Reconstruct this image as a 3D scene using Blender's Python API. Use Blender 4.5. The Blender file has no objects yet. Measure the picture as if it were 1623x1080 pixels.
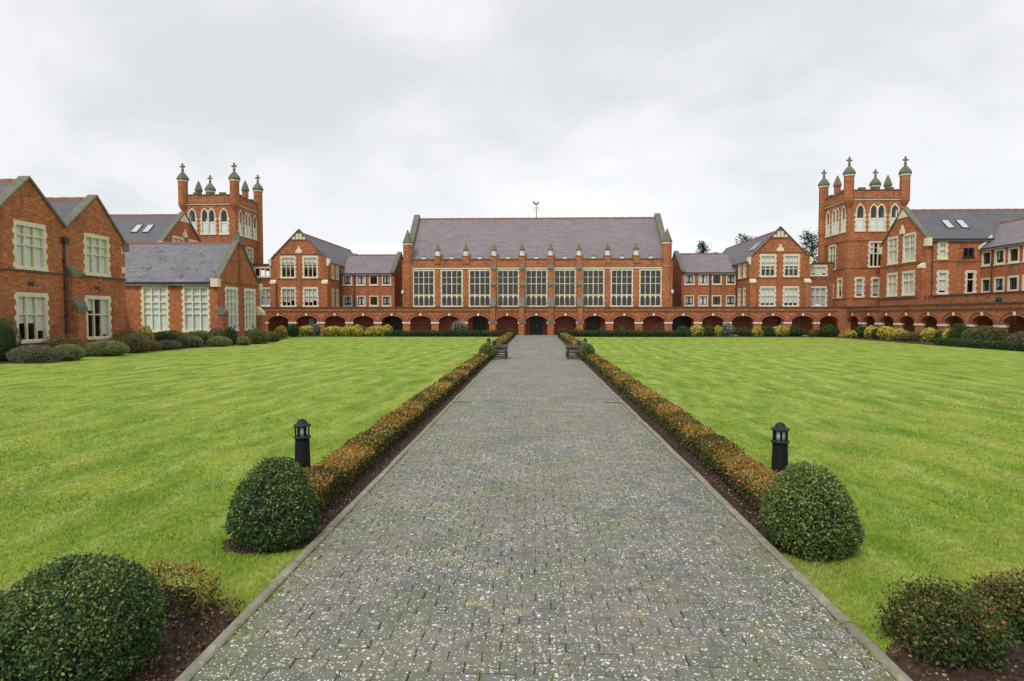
import bpy, bmesh, math, random
import numpy as np
from mathutils import Matrix, Vector
from mathutils.geometry import tessellate_polygon

random.seed(7)
rng = np.random.default_rng(11)
R = math.radians
scene = bpy.context.scene
col = scene.collection

# ------------------------------------------------------------------ camera
FPX, CXP, CYP, CAMH = 985.0, 811.5, 540.0, 2.2
YAW, PITCH = R(2.18), R(2.231)
cd = bpy.data.cameras.new('camera')
cam = bpy.data.objects.new('camera', cd); col.objects.link(cam)
cd.sensor_fit = 'HORIZONTAL'; cd.sensor_width = 36.0; cd.lens = 36.0 * FPX / 1623.0
cd.clip_start = 0.1; cd.clip_end = 3000
cam.location = (0, 0, CAMH)
cam.rotation_euler = (math.pi / 2 - PITCH, 0, YAW)
scene.camera = cam

# ------------------------------------------------------------------ world: overcast sky
SUN_EL, SUN_AZ = 48.0, 207.0       # azimuth clockwise from +Y
w = bpy.data.worlds.new('World'); scene.world = w; w.use_nodes = True
nt = w.node_tree; nt.nodes.clear()
def wn(t, **k):
    n = nt.nodes.new(t)
    for a, b in k.items(): setattr(n, a, b)
    return n
def wmath(op, a, b=None, clamp=False):
    n = wn('ShaderNodeMath', operation=op, use_clamp=clamp)
    for i, v in enumerate((a, b)):
        if v is None: continue
        if isinstance(v, (int, float)): n.inputs[i].default_value = v
        else: nt.links.new(v, n.inputs[i])
    return n.outputs[0]
out = wn('ShaderNodeOutputWorld'); bg = wn('ShaderNodeBackground')
sky = wn('ShaderNodeTexSky', sky_type='NISHITA', sun_disc=False)
sky.sun_elevation = R(SUN_EL); sky.sun_rotation = R(SUN_AZ)
tc = wn('ShaderNodeTexCoord'); sep = wn('ShaderNodeSeparateXYZ')
nt.links.new(tc.outputs['Generated'], sep.inputs[0])
zz = wmath('ADD', wmath('ABSOLUTE', sep.outputs[2]), 0.42)
cmb = wn('ShaderNodeCombineXYZ')
nt.links.new(wmath('DIVIDE', sep.outputs[0], zz), cmb.inputs[0])
nt.links.new(wmath('DIVIDE', sep.outputs[1], zz), cmb.inputs[1])
cmb.inputs[2].default_value = 3.7
def wnoise(scale, detail, rough, dist):
    n = wn('ShaderNodeTexNoise'); n.inputs['Scale'].default_value = scale
    n.inputs['Detail'].default_value = detail; n.inputs['Roughness'].default_value = rough
    n.inputs['Distortion'].default_value = dist
    nt.links.new(cmb.outputs[0], n.inputs['Vector']); return n.outputs['Fac']
n1 = wnoise(1.35, 6, 0.50, 0.15); n2 = wnoise(3.6, 6, 0.55, 0.25)
dens = wmath('ADD', wmath('MULTIPLY', n1, 0.72), wmath('MULTIPLY', n2, 0.28))
ramp = wn('ShaderNodeValToRGB')
ramp.color_ramp.interpolation = 'EASE'
e = ramp.color_ramp.elements
e[0].position = 0.36; e[0].color = (0.80, 0.805, 0.81, 1)
e[1].position = 0.63; e[1].color = (0.59, 0.60, 0.62, 1)
m_ = e.new(0.48); m_.color = (0.72, 0.725, 0.735, 1)
nt.links.new(dens, ramp.inputs[0])
nsc = wn('ShaderNodeVectorMath', operation='SCALE'); nsc.inputs['Scale'].default_value = 0.1
nt.links.new(sky.outputs[0], nsc.inputs[0])
mx = wn('ShaderNodeMix', data_type='RGBA'); mx.inputs[0].default_value = 0.93
nt.links.new(nsc.outputs[0], mx.inputs[6]); nt.links.new(ramp.outputs[0], mx.inputs[7])
nt.links.new(mx.outputs[2], bg.inputs[0]); bg.inputs[1].default_value = 1.0
nt.links.new(bg.outputs[0], out.inputs[0])

# ------------------------------------------------------------------ sun
sl = bpy.data.lights.new('sun', 'SUN'); sl.energy = 1.5; sl.angle = R(14); sl.color = (1.0, 0.96, 0.9)
so = bpy.data.objects.new('sun', sl); col.objects.link(so)
az = R(SUN_AZ); sd = Vector((math.sin(az) * math.cos(R(SUN_EL)), math.cos(az) * math.cos(R(SUN_EL)), math.sin(R(SUN_EL))))
so.rotation_euler = sd.to_track_quat('Z', 'Y').to_euler(); so.location = sd * 60

vs = scene.view_settings
vs.view_transform = 'Standard'; vs.look = 'None'; vs.exposure = 0.4; vs.gamma = 1.0
vs.use_curve_mapping = False

# ------------------------------------------------------------------ materials
class NM:
    """small node-material builder"""
    def __init__(s, name):
        s.m = bpy.data.materials.new(name); s.m.use_nodes = True
        s.t = s.m.node_tree; s.t.nodes.clear()
        s.out = s.n('ShaderNodeOutputMaterial'); s.b = s.n('ShaderNodeBsdfPrincipled')
        s.l(s.b.outputs[0], s.out.inputs[0])
    def n(s, t, **k):
        x = s.t.nodes.new(t)
        for a, b in k.items(): setattr(x, a, b)
        return x
    def l(s, a, b): s.t.links.new(a, b)
    def setin(s, i, v):
        if hasattr(v, 'is_output'): s.l(v, i)
        elif isinstance(v, (tuple, list)) and len(v) == 3 and i.type == 'RGBA': i.default_value = (*v, 1)
        else: i.default_value = v
    def math(s, op, a, b=0.0, c=0.0, clamp=False):
        x = s.n('ShaderNodeMath', operation=op, use_clamp=clamp)
        for i, v in enumerate((a, b, c)): s.setin(x.inputs[i], v)
        return x.outputs[0]
    def mix(s, f, a, b, blend='MIX'):
        x = s.n('ShaderNodeMix', data_type='RGBA', blend_type=blend)
        s.setin(x.inputs[0], f); s.setin(x.inputs[6], a); s.setin(x.inputs[7], b)
        return x.outputs[2]
    def ramp(s, f, stops, interp='LINEAR'):
        x = s.n('ShaderNodeValToRGB'); x.color_ramp.interpolation = interp
        els = x.color_ramp.elements
        while len(els) < len(stops): els.new(0.5)
        for el, (p, c) in zip(els, stops):
            el.position = p; el.color = (*c, 1) if len(c) == 3 else c
        s.setin(x.inputs[0], f); return x.outputs[0]
    def noise(s, v, scale, detail=3, rough=0.55, dist=0.0, out='Fac'):
        x = s.n('ShaderNodeTexNoise'); s.l(v, x.inputs['Vector'])
        x.inputs['Scale'].default_value = scale; x.inputs['Detail'].default_value = detail
        x.inputs['Roughness'].default_value = rough; x.inputs['Distortion'].default_value = dist
        return x.outputs[out]
    def obj(s): return s.n('ShaderNodeTexCoord').outputs['Object']
    def pos(s): return s.n('ShaderNodeNewGeometry').outputs['Position']
    def vec(s, v, sc=(1, 1, 1), loc=(0, 0, 0), rot=(0, 0, 0)):
        x = s.n('ShaderNodeMapping'); s.l(v, x.inputs[0])
        x.inputs['Scale'].default_value = sc; x.inputs['Location'].default_value = loc; x.inputs['Rotation'].default_value = rot
        return x.outputs[0]
    def xyz(s, v):
        x = s.n('ShaderNodeSeparateXYZ'); s.l(v, x.inputs[0]); return x.outputs
    def comb(s, a, b, c=0.0):
        x = s.n('ShaderNodeCombineXYZ')
        for i, v in enumerate((a, b, c)): s.setin(x.inputs[i], v)
        return x.outputs[0]
    def bump(s, h, strength=0.3, dist=0.02):
        x = s.n('ShaderNodeBump'); x.inputs['Strength'].default_value = strength; x.inputs['Distance'].default_value = dist
        s.l(h, x.inputs['Height']); s.l(x.outputs[0], s.b.inputs['Normal'])
    def fin(s, color=None, rough=0.8, spec=0.3, metal=0.0):
        if color is not None: s.setin(s.b.inputs['Base Color'], color)
        s.setin(s.b.inputs['Roughness'], rough); s.b.inputs['Specular IOR Level'].default_value = spec
        s.b.inputs['Metallic'].default_value = metal
        return s.m

def mat_brick(name, c1, c2, c3, mortar):
    k = NM(name); o = k.obj(); x, y, z = k.xyz(o)
    uv = k.comb(k.math('ADD', x, y), z)
    br = k.n('ShaderNodeTexBrick'); k.l(uv, br.inputs['Vector'])
    br.inputs['Scale'].default_value = 1.0; br.inputs['Brick Width'].default_value = 0.23
    br.inputs['Row Height'].default_value = 0.076; br.inputs['Mortar Size'].default_value = 0.007
    br.inputs['Bias'].default_value = -0.05
    k.setin(br.inputs['Color1'], c1); k.setin(br.inputs['Color2'], c2); k.setin(br.inputs['Mortar'], mortar)
    p = k.pos()
    # odd bricks: whole bricks paler or burnt, following the courses
    cell = k.comb(k.math('FLOOR', k.math('DIVIDE', k.math('ADD', x, y), 0.23)), k.math('FLOOR', k.math('DIVIDE', z, 0.076)))
    wn_ = k.n('ShaderNodeTexWhiteNoise'); k.l(cell, wn_.inputs['Vector']); rb = wn_.outputs['Value']
    patch = k.noise(p, 0.45, 6, 0.65, 0.6)
    c = k.mix(k.ramp(patch, [(0.36, (0, 0, 0)), (0.70, (1, 1, 1))]), br.outputs['Color'], c3)
    c = k.mix(k.ramp(rb, [(0.78, (0, 0, 0)), (0.9, (0.55, 0.55, 0.55))]), c, tuple(min(1, v * 1.5 + 0.03) for v in c1))
    c = k.mix(k.ramp(rb, [(0.06, (0.5, 0.5, 0.5)), (0.20, (0, 0, 0))]), c, (0.11, 0.05, 0.035))
    blot = k.noise(k.vec(uv, (0.8, 3.0, 1)), 1.4, 5, 0.72)
    c = k.mix(k.ramp(blot, [(0.50, (0, 0, 0)), (0.74, (0.45, 0.45, 0.45))]), c, (0.46, 0.20, 0.095))
    dark = k.noise(k.vec(p, (1.3, 1.3, 0.45)), 0.7, 6, 0.65, 0.3)
    c = k.mix(k.ramp(dark, [(0.48, (0, 0, 0)), (0.78, (0.55, 0.55, 0.55))]), c, (0.125, 0.062, 0.040))
    streak = k.noise(k.vec(p, (2.6, 2.6, 0.16)), 1.0, 5, 0.7, 0.2)
    c = k.mix(k.ramp(streak, [(0.54, (0, 0, 0)), (0.72, (0.55, 0.55, 0.55))]), c, (0.085, 0.050, 0.036))
    pale = k.noise(k.vec(p, (0.5, 0.5, 0.8)), 0.9, 5, 0.6, 0.5)
    c = k.mix(k.ramp(pale, [(0.56, (0, 0, 0)), (0.74, (0.4, 0.4, 0.4))]), c, (0.46, 0.23, 0.12))
    grain = k.noise(o, 60, 2)
    c = k.mix(0.25, c, k.mix(grain, (0, 0, 0), (1, 1, 1)), 'OVERLAY')
    k.bump(k.math('ADD', k.math('MULTIPLY', br.outputs['Fac'], -0.6), k.math('MULTIPLY', grain, 0.35)), 0.6, 0.01)
    return k.fin(c, 0.9, 0.15)

def mat_slate(name, a, b, c_, moss=0.0):
    k = NM(name); o = k.obj(); x, y, z = k.xyz(o)
    uv = k.comb(x, z)
    br = k.n('ShaderNodeTexBrick'); k.l(uv, br.inputs['Vector'])
    br.inputs['Scale'].default_value = 1.0; br.inputs['Brick Width'].default_value = 0.30
    br.inputs['Row Height'].default_value = 0.14; br.inputs['Mortar Size'].default_value = 0.008
    br.inputs['Bias'].default_value = 0.0
    k.setin(br.inputs['Color1'], a); k.setin(br.inputs['Color2'], b); k.setin(br.inputs['Mortar'], tuple(v * 0.45 for v in a))
    st = k.noise(k.vec(uv, (0.35, 2.2, 1)), 1.6, 5, 0.65)
    c = k.mix(k.ramp(st, [(0.42, (0, 0, 0)), (0.7, (0.8, 0.8, 0.8))]), br.outputs['Color'], c_)
    pt = k.noise(k.pos(), 0.35, 5, 0.6, 0.5)
    c = k.mix(k.ramp(pt, [(0.5, (0, 0, 0)), (0.78, (0.55, 0.55, 0.55))]), c, tuple(v * 0.6 for v in a))
    if moss:
        ms = k.noise(k.vec(o, (1, 1, 1.5)), 1.3, 6, 0.7, 0.3)
        c = k.mix(k.ramp(ms, [(0.57, (0, 0, 0)), (0.64, (moss, moss, moss))]), c, (0.035, 0.034, 0.034))
    k.bump(k.math('ADD', k.math('MULTIPLY', br.outputs['Fac'], -0.8), k.noise(o, 25, 2)), 0.5, 0.012)
    return k.fin(c, 0.62, 0.35)

def mat_stone(name, c, c2, scale=2.2, amount=0.75, lichen=None, rough=0.85):
    k = NM(name); p = k.pos()
    n = k.noise(p, scale, 6, 0.65, 0.3); n2 = k.noise(p, 22, 3, 0.6)
    cc = k.mix(k.ramp(n, [(0.42, (0, 0, 0)), (0.72, (amount,) * 3)]), c, c2)
    if lichen:
        n3 = k.noise(p, scale * 2.6, 5, 0.7)
        cc = k.mix(k.ramp(n3, [(0.55, (0, 0, 0)), (0.65, (0.7, 0.7, 0.7))]), cc, lichen)
    cc = k.mix(0.35, cc, k.mix(n2, (0, 0, 0), (1, 1, 1)), 'OVERLAY')
    k.bump(n2, 0.4, 0.01)
    return k.fin(cc, rough, 0.25)

def mat_plain(name, c, rough=0.6, var=0.25, metal=0.0, spec=0.4, scale=8.0):
    k = NM(name); n = k.noise(k.obj(), scale, 4, 0.6)
    cc = k.mix(n, tuple(v * (1 - var) for v in c), tuple(min(1, v * (1 + var)) for v in c))
    k.bump(k.noise(k.obj(), scale * 7, 2), 0.12, 0.004)
    return k.fin(cc, rough, spec, metal)

def mat_glass():
    k = NM('window_glass')
    gl = k.n('ShaderNodeBsdfGlossy'); gl.inputs['Roughness'].default_value = 0.04; gl.inputs['Color'].default_value = (0.92, 0.97, 0.95, 1)
    tr = k.n('ShaderNodeBsdfTransparent'); tr.inputs['Color'].default_value = (0.95, 0.97, 0.96, 1)
    fr = k.n('ShaderNodeLayerWeight'); fr.inputs['Blend'].default_value = 0.5
    bp = k.n('ShaderNodeBump'); bp.inputs['Strength'].default_value = 0.06; bp.inputs['Distance'].default_value = 0.05
    k.l(k.noise(k.pos(), 2.5, 2), bp.inputs['Height']); k.l(bp.outputs[0], gl.inputs['Normal'])
    mxs = k.n('ShaderNodeMixShader'); k.l(k.math('ADD', k.math('MULTIPLY', k.math('POWER', fr.outputs['Facing'], 5.0), 0.9), 0.035), mxs.inputs[0])
    k.l(tr.outputs[0], mxs.inputs[1]); k.l(gl.outputs[0], mxs.inputs[2]); k.l(mxs.outputs[0], k.out.inputs[0])
    return k.m

def mat_leaf(name):
    k = NM(name)
    a = k.n('ShaderNodeAttribute', attribute_name='Col')
    k.fin(a.outputs['Color'], 0.5, 0.3)
    tl = k.n('ShaderNodeBsdfTranslucent'); k.l(a.outputs['Color'], tl.inputs[0])
    ms = k.n('ShaderNodeMixShader'); ms.inputs[0].default_value = 0.25
    k.l(k.b.outputs[0], ms.inputs[1]); k.l(tl.outputs[0], ms.inputs[2]); k.l(ms.outputs[0], k.out.inputs[0])
    return k.m

def mat_paver(name, attr):
    k = NM(name); p = k.pos()
    if attr:
        a = k.n('ShaderNodeAttribute', attribute_name='Col'); rnd = k.xyz(a.outputs['Color'])[0]
    else:
        rnd = k.n('ShaderNodeObjectInfo').outputs['Random']
    base = k.ramp(rnd, [(0.0, (0.125, 0.125, 0.120)), (0.4, (0.150, 0.148, 0.136)), (0.75, (0.170, 0.164, 0.142)),
                        (0.95, (0.185, 0.172, 0.138)), (1.0, (0.26, 0.220, 0.140))])
    big = k.noise(p, 0.55, 6, 0.65, 0.8)
    base = k.mix(k.ramp(big, [(0.38, (0, 0, 0)), (0.70, (0.75, 0.75, 0.75))]), base, (0.215, 0.196, 0.148))
    bl = k.noise(p, 1.7, 6, 0.7, 0.4)
    base = k.mix(k.ramp(bl, [(0.46, (0, 0, 0)), (0.72, (0.6, 0.6, 0.6))]), base, (0.085, 0.088, 0.086))
    ed = k.math('ABSOLUTE', k.math('SUBTRACT', k.xyz(p)[0], 0.05))
    edg = k.math('MULTIPLY', k.ramp(k.math('DIVIDE', ed, 2.2), [(0.72, (0, 0, 0)), (0.98, (0.5, 0.5, 0.5))]), k.noise(p, 1.3, 5, 0.7))
    gm = k.noise(p, 0.9, 6, 0.7, 0.8)
    base = k.mix(k.math('ADD', edg, k.ramp(gm, [(0.46, (0, 0, 0)), (0.70, (0.65, 0.65, 0.65))]), clamp=True), base, (0.140, 0.158, 0.062))
    fine = k.noise(p, 9, 5, 0.75)
    base = k.mix(0.55, base, k.mix(fine, (0, 0, 0), (1, 1, 1)), 'OVERLAY')
    gr = k.noise(p, 160, 2, 0.6)
    base = k.mix(0.5, base, k.mix(gr, (0, 0, 0), (1, 1, 1)), 'OVERLAY')
    # white lichen spots, each a small ragged disc
    def spots(scale, thr, keep, seed):
        v = k.n('ShaderNodeTexVoronoi'); v.inputs['Scale'].default_value = scale; v.inputs['Randomness'].default_value = 1.0
        wob = k.n('ShaderNodeVectorMath', operation='MULTIPLY_ADD')
        k.l(k.noise(p, scale * 1.7, 2, out='Color'), wob.inputs[0]); wob.inputs[1].default_value = (0.014,) * 3
        k.l(k.vec(p, (1, 1, 0), (seed, seed * .7, 0)), wob.inputs[2]); k.l(wob.outputs[0], v.inputs['Vector'])
        rc = k.xyz(v.outputs['Color'])
        size = k.math('MULTIPLY', rc[1], thr)
        on = k.math('GREATER_THAN', rc[0], keep)
        return k.math('MULTIPLY', k.math('LESS_THAN', v.outputs['Distance'], size), on)
    den = k.math('ADD', k.noise(p, 0.75, 4, 0.6, 0.3), k.math('MULTIPLY', k.math('SUBTRACT', k.noise(p, 3.2, 3, 0.6), 0.5), 0.5))
    s = k.math('MAXIMUM', spots(42, 0.44, k.math('SUBTRACT', 1.14, den), 0.0), spots(75, 0.50, k.math('SUBTRACT', 1.10, den), 3.1))
    s = k.math('MAXIMUM', s, spots(23, 0.34, k.math('SUBTRACT', 1.30, den), 7.7))
    s = k.math('MULTIPLY', s, k.ramp(k.noise(p, 55, 3, 0.7), [(0.30, (0.25, 0.25, 0.25)), (0.55, (1, 1, 1))]))
    c = k.mix(k.math('MULTIPLY', s, 0.95), base, (0.74, 0.72, 0.66))
    k.bump(k.math('ADD', gr, k.math('MULTIPLY', k.noise(p, 30, 3), 0.7)), 0.5, 0.006)
    return k.fin(c, 0.72, 0.4)

def mat_lawn():
    k = NM('lawn_turf'); p = k.pos()
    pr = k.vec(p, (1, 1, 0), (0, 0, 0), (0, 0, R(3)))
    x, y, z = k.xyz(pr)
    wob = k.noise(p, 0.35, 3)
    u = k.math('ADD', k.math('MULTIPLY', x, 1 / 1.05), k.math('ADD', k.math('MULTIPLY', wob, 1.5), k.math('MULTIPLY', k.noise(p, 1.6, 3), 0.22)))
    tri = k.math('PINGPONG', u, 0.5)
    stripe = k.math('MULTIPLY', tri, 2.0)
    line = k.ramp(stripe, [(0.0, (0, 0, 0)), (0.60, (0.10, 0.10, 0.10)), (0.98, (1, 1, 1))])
    a = k.noise(p, 0.22, 5, 0.6, 0.3); b = k.noise(k.vec(p, (2.0, 0.5, 1)), 0.9, 5, 0.62); f = k.noise(k.vec(p, (1, 1, 1)), 9, 5, 0.7)
    ff = k.noise(p, 70, 3, 0.7)
    c = k.mix(k.ramp(a, [(0.33, (0, 0, 0)), (0.66, (1, 1, 1))]), (0.185, 0.300, 0.030), (0.270, 0.375, 0.048))
    c = k.mix(k.ramp(b, [(0.42, (0, 0, 0)), (0.62, (0.9, 0.9, 0.9))]), c, (0.375, 0.425, 0.070))
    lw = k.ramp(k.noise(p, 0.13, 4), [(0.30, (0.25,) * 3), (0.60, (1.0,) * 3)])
    c = k.mix(k.math('MULTIPLY', line, lw), c, (0.44, 0.50, 0.15))  # mowing stripes: light off the bent blades, put into the base colour
    br = k.noise(k.vec(p, (1.2, 0.8, 1)), 0.5, 7, 0.75, 0.5)
    c = k.mix(k.ramp(br, [(0.50, (0, 0, 0)), (0.70, (0.65, 0.65, 0.65))]), c, (0.420, 0.385, 0.100))
    dk = k.noise(k.vec(p, (1.5, 0.7, 1)), 0.9, 6, 0.7, 0.4)
    c = k.mix(k.ramp(dk, [(0.47, (0, 0, 0)), (0.62, (0.8, 0.8, 0.8))]), c, (0.115, 0.225, 0.018))
    c = k.mix(k.ramp(f, [(0.30, (0.6, 0.6, 0.6)), (0.60, (0, 0, 0))]), c, (0.075, 0.150, 0.014))
    c = k.mix(0.5, c, k.mix(ff, (0, 0, 0), (1, 1, 1)), 'OVERLAY')
    k.bump(k.math('ADD', ff, f), 0.7, 0.03)
    return k.fin(c, 0.9, 0.1)

M = {}
M['brick'] = mat_brick('red_brick', (0.460, 0.148, 0.056), (0.325, 0.100, 0.042), (0.400, 0.150, 0.064), (0.32, 0.175, 0.105))
M['brick_dark'] = mat_brick('weathered_brick', (0.310, 0.100, 0.046), (0.215, 0.070, 0.036), (0.260, 0.108, 0.056), (0.25, 0.15, 0.10))
M['brick_red'] = mat_brick('crimson_brick', (0.400, 0.122, 0.068), (0.310, 0.094, 0.056), (0.360, 0.116, 0.068), (0.32, 0.15, 0.10))
M['slate'] = mat_slate('purple_slate', (0.225, 0.190, 0.200), (0.175, 0.150, 0.162), (0.270, 0.226, 0.230))
M['slate_grey'] = mat_slate('grey_slate', (0.185, 0.180, 0.194), (0.135, 0.135, 0.150), (0.235, 0.222, 0.228), moss=0.75)
M['slate_blue'] = mat_slate('blue_slate', (0.125, 0.122, 0.136), (0.095, 0.094, 0.106), (0.150, 0.140, 0.148))
M['ridge'] = mat_plain('terracotta_ridge', (0.220, 0.100, 0.075), 0.9, 0.4, scale=3)
M['stone'] = mat_stone('cream_stone', (0.740, 0.660, 0.490), (0.560, 0.485, 0.340))
M['stone_white'] = mat_stone('pale_stone', (0.78, 0.74, 0.63), (0.58, 0.54, 0.44))
M['stone_dark'] = mat_stone('mossy_stone', (0.170, 0.158, 0.118), (0.085, 0.088, 0.060), lichen=(0.26, 0.25, 0.19))
M['coping'] = mat_stone('weathered_coping', (0.105, 0.085, 0.062), (0.050, 0.055, 0.036), lichen=(0.17, 0.15, 0.11))
M['glass'] = mat_glass()
M['blind'] = mat_plain('white_blind', (0.84, 0.86, 0.87), 0.8, 0.05)
M['curtain'] = mat_plain('grey_blind', (0.55, 0.56, 0.58), 0.8, 0.1)
M['white_paint'] = mat_plain('white_paint', (0.66, 0.66, 0.63), 0.5, 0.1)
M['dark_frame'] = mat_plain('dark_frame', (0.030, 0.034, 0.036), 0.5, 0.2)
M['door'] = mat_plain('black_door_paint', (0.014, 0.015, 0.016), 0.45, 0.3)
M['iron'] = mat_plain('black_iron', (0.006, 0.006, 0.007), 0.7, 0.3, spec=0.12)
M['iron_edge'] = mat_plain('worn_iron_edge', (0.022, 0.023, 0.027), 0.55, 0.4, spec=0.2)
M['lead'] = mat_plain('lead_pipe', (0.045, 0.042, 0.042), 0.6, 0.3)
M['flat_roof'] = mat_plain('flat_roof_felt', (0.07, 0.065, 0.06), 0.9, 0.2)
M['lamp_glass'] = mat_plain('frosted_lamp_glass', (0.50, 0.52, 0.49), 0.25, 0.12)
M['timber'] = mat_plain('dark_bench_timber', (0.040, 0.027, 0.022), 0.6, 0.4, scale=14)
M['timber_worn'] = mat_plain('weathered_bench_timber', (0.155, 0.125, 0.115), 0.7, 0.3, scale=14)
M['leaf'] = mat_leaf('leaf')
M['shaded_twig'] = mat_plain('shaded_twig_core', (0.016, 0.020, 0.009), 0.95, 0.5)  # solid filler for inner twigs, darkened so leaf gaps look shaded
M['bark'] = mat_plain('bark', (0.07, 0.05, 0.035), 0.95, 0.35)
M['paver'] = mat_paver('paver', False)
M['paver_field'] = mat_paver('paver_field', True)
M['kerb'] = mat_stone('kerb_concrete', (0.265, 0.246, 0.190), (0.130, 0.135, 0.085), scale=3.0, lichen=(0.40, 0.38, 0.30))
M['sand'] = mat_stone('joint_sand', (0.105, 0.110, 0.055), (0.110, 0.135, 0.030), scale=6)
M['soil'] = mat_stone('mulch_soil', (0.052, 0.032, 0.022), (0.024, 0.016, 0.013), scale=5, lichen=(0.11, 0.065, 0.038))
M['flag'] = mat_stone('cloister_paving', (0.24, 0.21, 0.17), (0.15, 0.135, 0.11), scale=1.0)
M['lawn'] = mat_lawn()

# ------------------------------------------------------------------ mesh helpers
class MB:
    def __init__(s): s.v = []; s.f = []
    def add(s, vs_, fs):
        o = len(s.v); s.v += [tuple(v) for v in vs_]; s.f += [tuple(i + o for i in f) for f in fs]; return s
    def box(s, x0, x1, y0, y1, z0, z1):
        return s.add([(x0, y0, z0), (x1, y0, z0), (x1, y1, z0), (x0, y1, z0), (x0, y0, z1), (x1, y0, z1), (x1, y1, z1), (x0, y1, z1)],
                     [(0, 3, 2, 1), (4, 5, 6, 7), (0, 1, 5, 4), (1, 2, 6, 5), (2, 3, 7, 6), (3, 0, 4, 7)])
    def prism(s, poly, y0, y1, holes=()):
        """polygon in the x-z plane (with holes) made solid between y0 and y1"""
        loops = [[Vector((p[0], p[1], 0)) for p in poly]] + [[Vector((p[0], p[1], 0)) for p in h] for h in holes]
        tris = tessellate_polygon(loops)
        flat = [p for lp in loops for p in lp]; n = len(flat)
        vs_ = [(p.x, y0, p.y) for p in flat] + [(p.x, y1, p.y) for p in flat]
        fs = [t for t in tris] + [tuple(i + n for i in reversed(t)) for t in tris]
        o = 0
        for lp in loops:
            k = len(lp)
            for i in range(k):
                a, b = o + i, o + (i + 1) % k; fs.append((a, b, b + n, a + n))
            o += k
        return s.add(vs_, fs)
    def side(s, poly, x0, x1):
        """polygon in the y-z plane made solid between x0 and x1"""
        n = len(poly)
        vs_ = [(x0, p[0], p[1]) for p in poly] + [(x1, p[0], p[1]) for p in poly]
        fs = [tuple(range(n)), tuple(range(2 * n - 1, n - 1, -1))] + [(i, (i + 1) % n, (i + 1) % n + n, i + n) for i in range(n)]
        return s.add(vs_, fs)
    def lathe(s, cx, cy, prof, n=12, rot=0.0):
        vs_ = []; fs = []
        for r, z in prof:
            for i in range(n):
                a = rot + 2 * math.pi * i / n; vs_.append((cx + r * math.cos(a), cy + r * math.sin(a), z))
        for j in range(len(prof) - 1):
            for i in range(n):
                k = (i + 1) % n; fs.append((j * n + i, j * n + k, (j + 1) * n + k, (j + 1) * n + i))
        fs.append(tuple(range(n - 1, -1, -1))); fs.append(tuple((len(prof) - 1) * n + i for i in range(n)))
        return s.add(vs_, fs)
    def tube(s, a, b, r0, r1=None, n=8):
        a, b = Vector(a), Vector(b); r1 = r0 if r1 is None else r1
        d = (b - a).normalized(); u = d.orthogonal().normalized(); v = d.cross(u)
        vs_ = []
        for c, r in ((a, r0), (b, r1)):
            for i in range(n):
                t = 2 * math.pi * i / n; vs_.append(c + (u * math.cos(t) + v * math.sin(t)) * r)
        fs = [(i, (i + 1) % n, (i + 1) % n + n, i + n) for i in range(n)] + [tuple(range(n - 1, -1, -1)), tuple(range(n, 2 * n))]
        return s.add(vs_, fs)
    def mesh(s, name, mat, smooth=False):
        me = bpy.data.meshes.new(name); me.from_pydata(s.v, [], s.f)
        bm = bmesh.new(); bm.from_mesh(me); bmesh.ops.recalc_face_normals(bm, faces=bm.faces)
        bm.to_mesh(me); bm.free()
        me.materials.append(mat)
        if smooth: me.polygons.foreach_set('use_smooth', [True] * len(me.polygons))
        return me

def link(name, me, parent=None, loc=(0, 0, 0), rz=0.0):
    o = bpy.data.objects.new(name, me); col.objects.link(o)
    o.location = loc; o.rotation_euler = (0, 0, rz); o.parent = parent
    return o
def tag(o, label, cat, group=None):
    o['label'] = label; o['category'] = cat
    if group: o['group'] = group
    return o
def thing(name, label, cat, loc=(0, 0, 0), rz=0.0, group=None):
    return tag(link(name, None, None, loc, rz), label, cat, group)
def structure(name, mb, mat):
    o = link(name, mb.mesh(name, mat)); o['kind'] = 'structure'; return o

class Face:
    """a facade's own frame: x to the right seen from outside, y inwards, z up"""
    def __init__(s, root, ox, oy, deg):
        s.root = root; s.o = Vector((ox, oy, 0)); s.a = R(deg); s.m = Matrix.Rotation(s.a, 4, 'Z')
    def put(s, name, mb, mat, loc=(0, 0, 0), smooth=False):
        me = mb.mesh(name, M[mat] if isinstance(mat, str) else mat, smooth) if isinstance(mb, MB) else mb
        return link(name, me, s.root, s.o + s.m @ Vector(loc) - s.root.location, s.a)
    def box(s, name, mat, *b): return s.put(name, MB().box(*b), mat)

def rect(x0, x1, z0, z1): return [(x0, z0), (x1, z0), (x1, z1), (x0, z1)]
def arch_pts(c, hw, zs, rise, n=12, point=0.0):
    pts = []
    for i in range(n + 1):
        t = math.pi * (1 - i / n)
        x = math.cos(t); z = math.sin(t)
        z = z ** 0.9 + point * (1 - abs(x)) * 0.3
        pts.append((c + hw * x, zs + rise * z / (1 + point * 0.3)))
    return pts
def lancet(c, hw, z0, z1, n=6):
    rise = min(hw * 1.75, (z1 - z0) * 0.5); zs = z1 - rise
    Rr = (hw * hw + rise * rise) / (2 * hw)
    pts = [(c - hw, z0), (c + hw, z0)]
    amax = math.asin(min(1, rise / Rr))
    for i in range(n + 1):
        a = amax * i / n; pts.append((c + hw - Rr + Rr * math.cos(a), zs + Rr * math.sin(a)))
    for i in range(n - 1, -1, -1):
        a = amax * i / n; pts.append((c - hw + Rr - Rr * math.cos(a), zs + Rr * math.sin(a)))
    return pts

_cache = {}
def cached(key, fn):
    if key not in _cache: _cache[key] = fn()
    return _cache[key]

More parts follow.
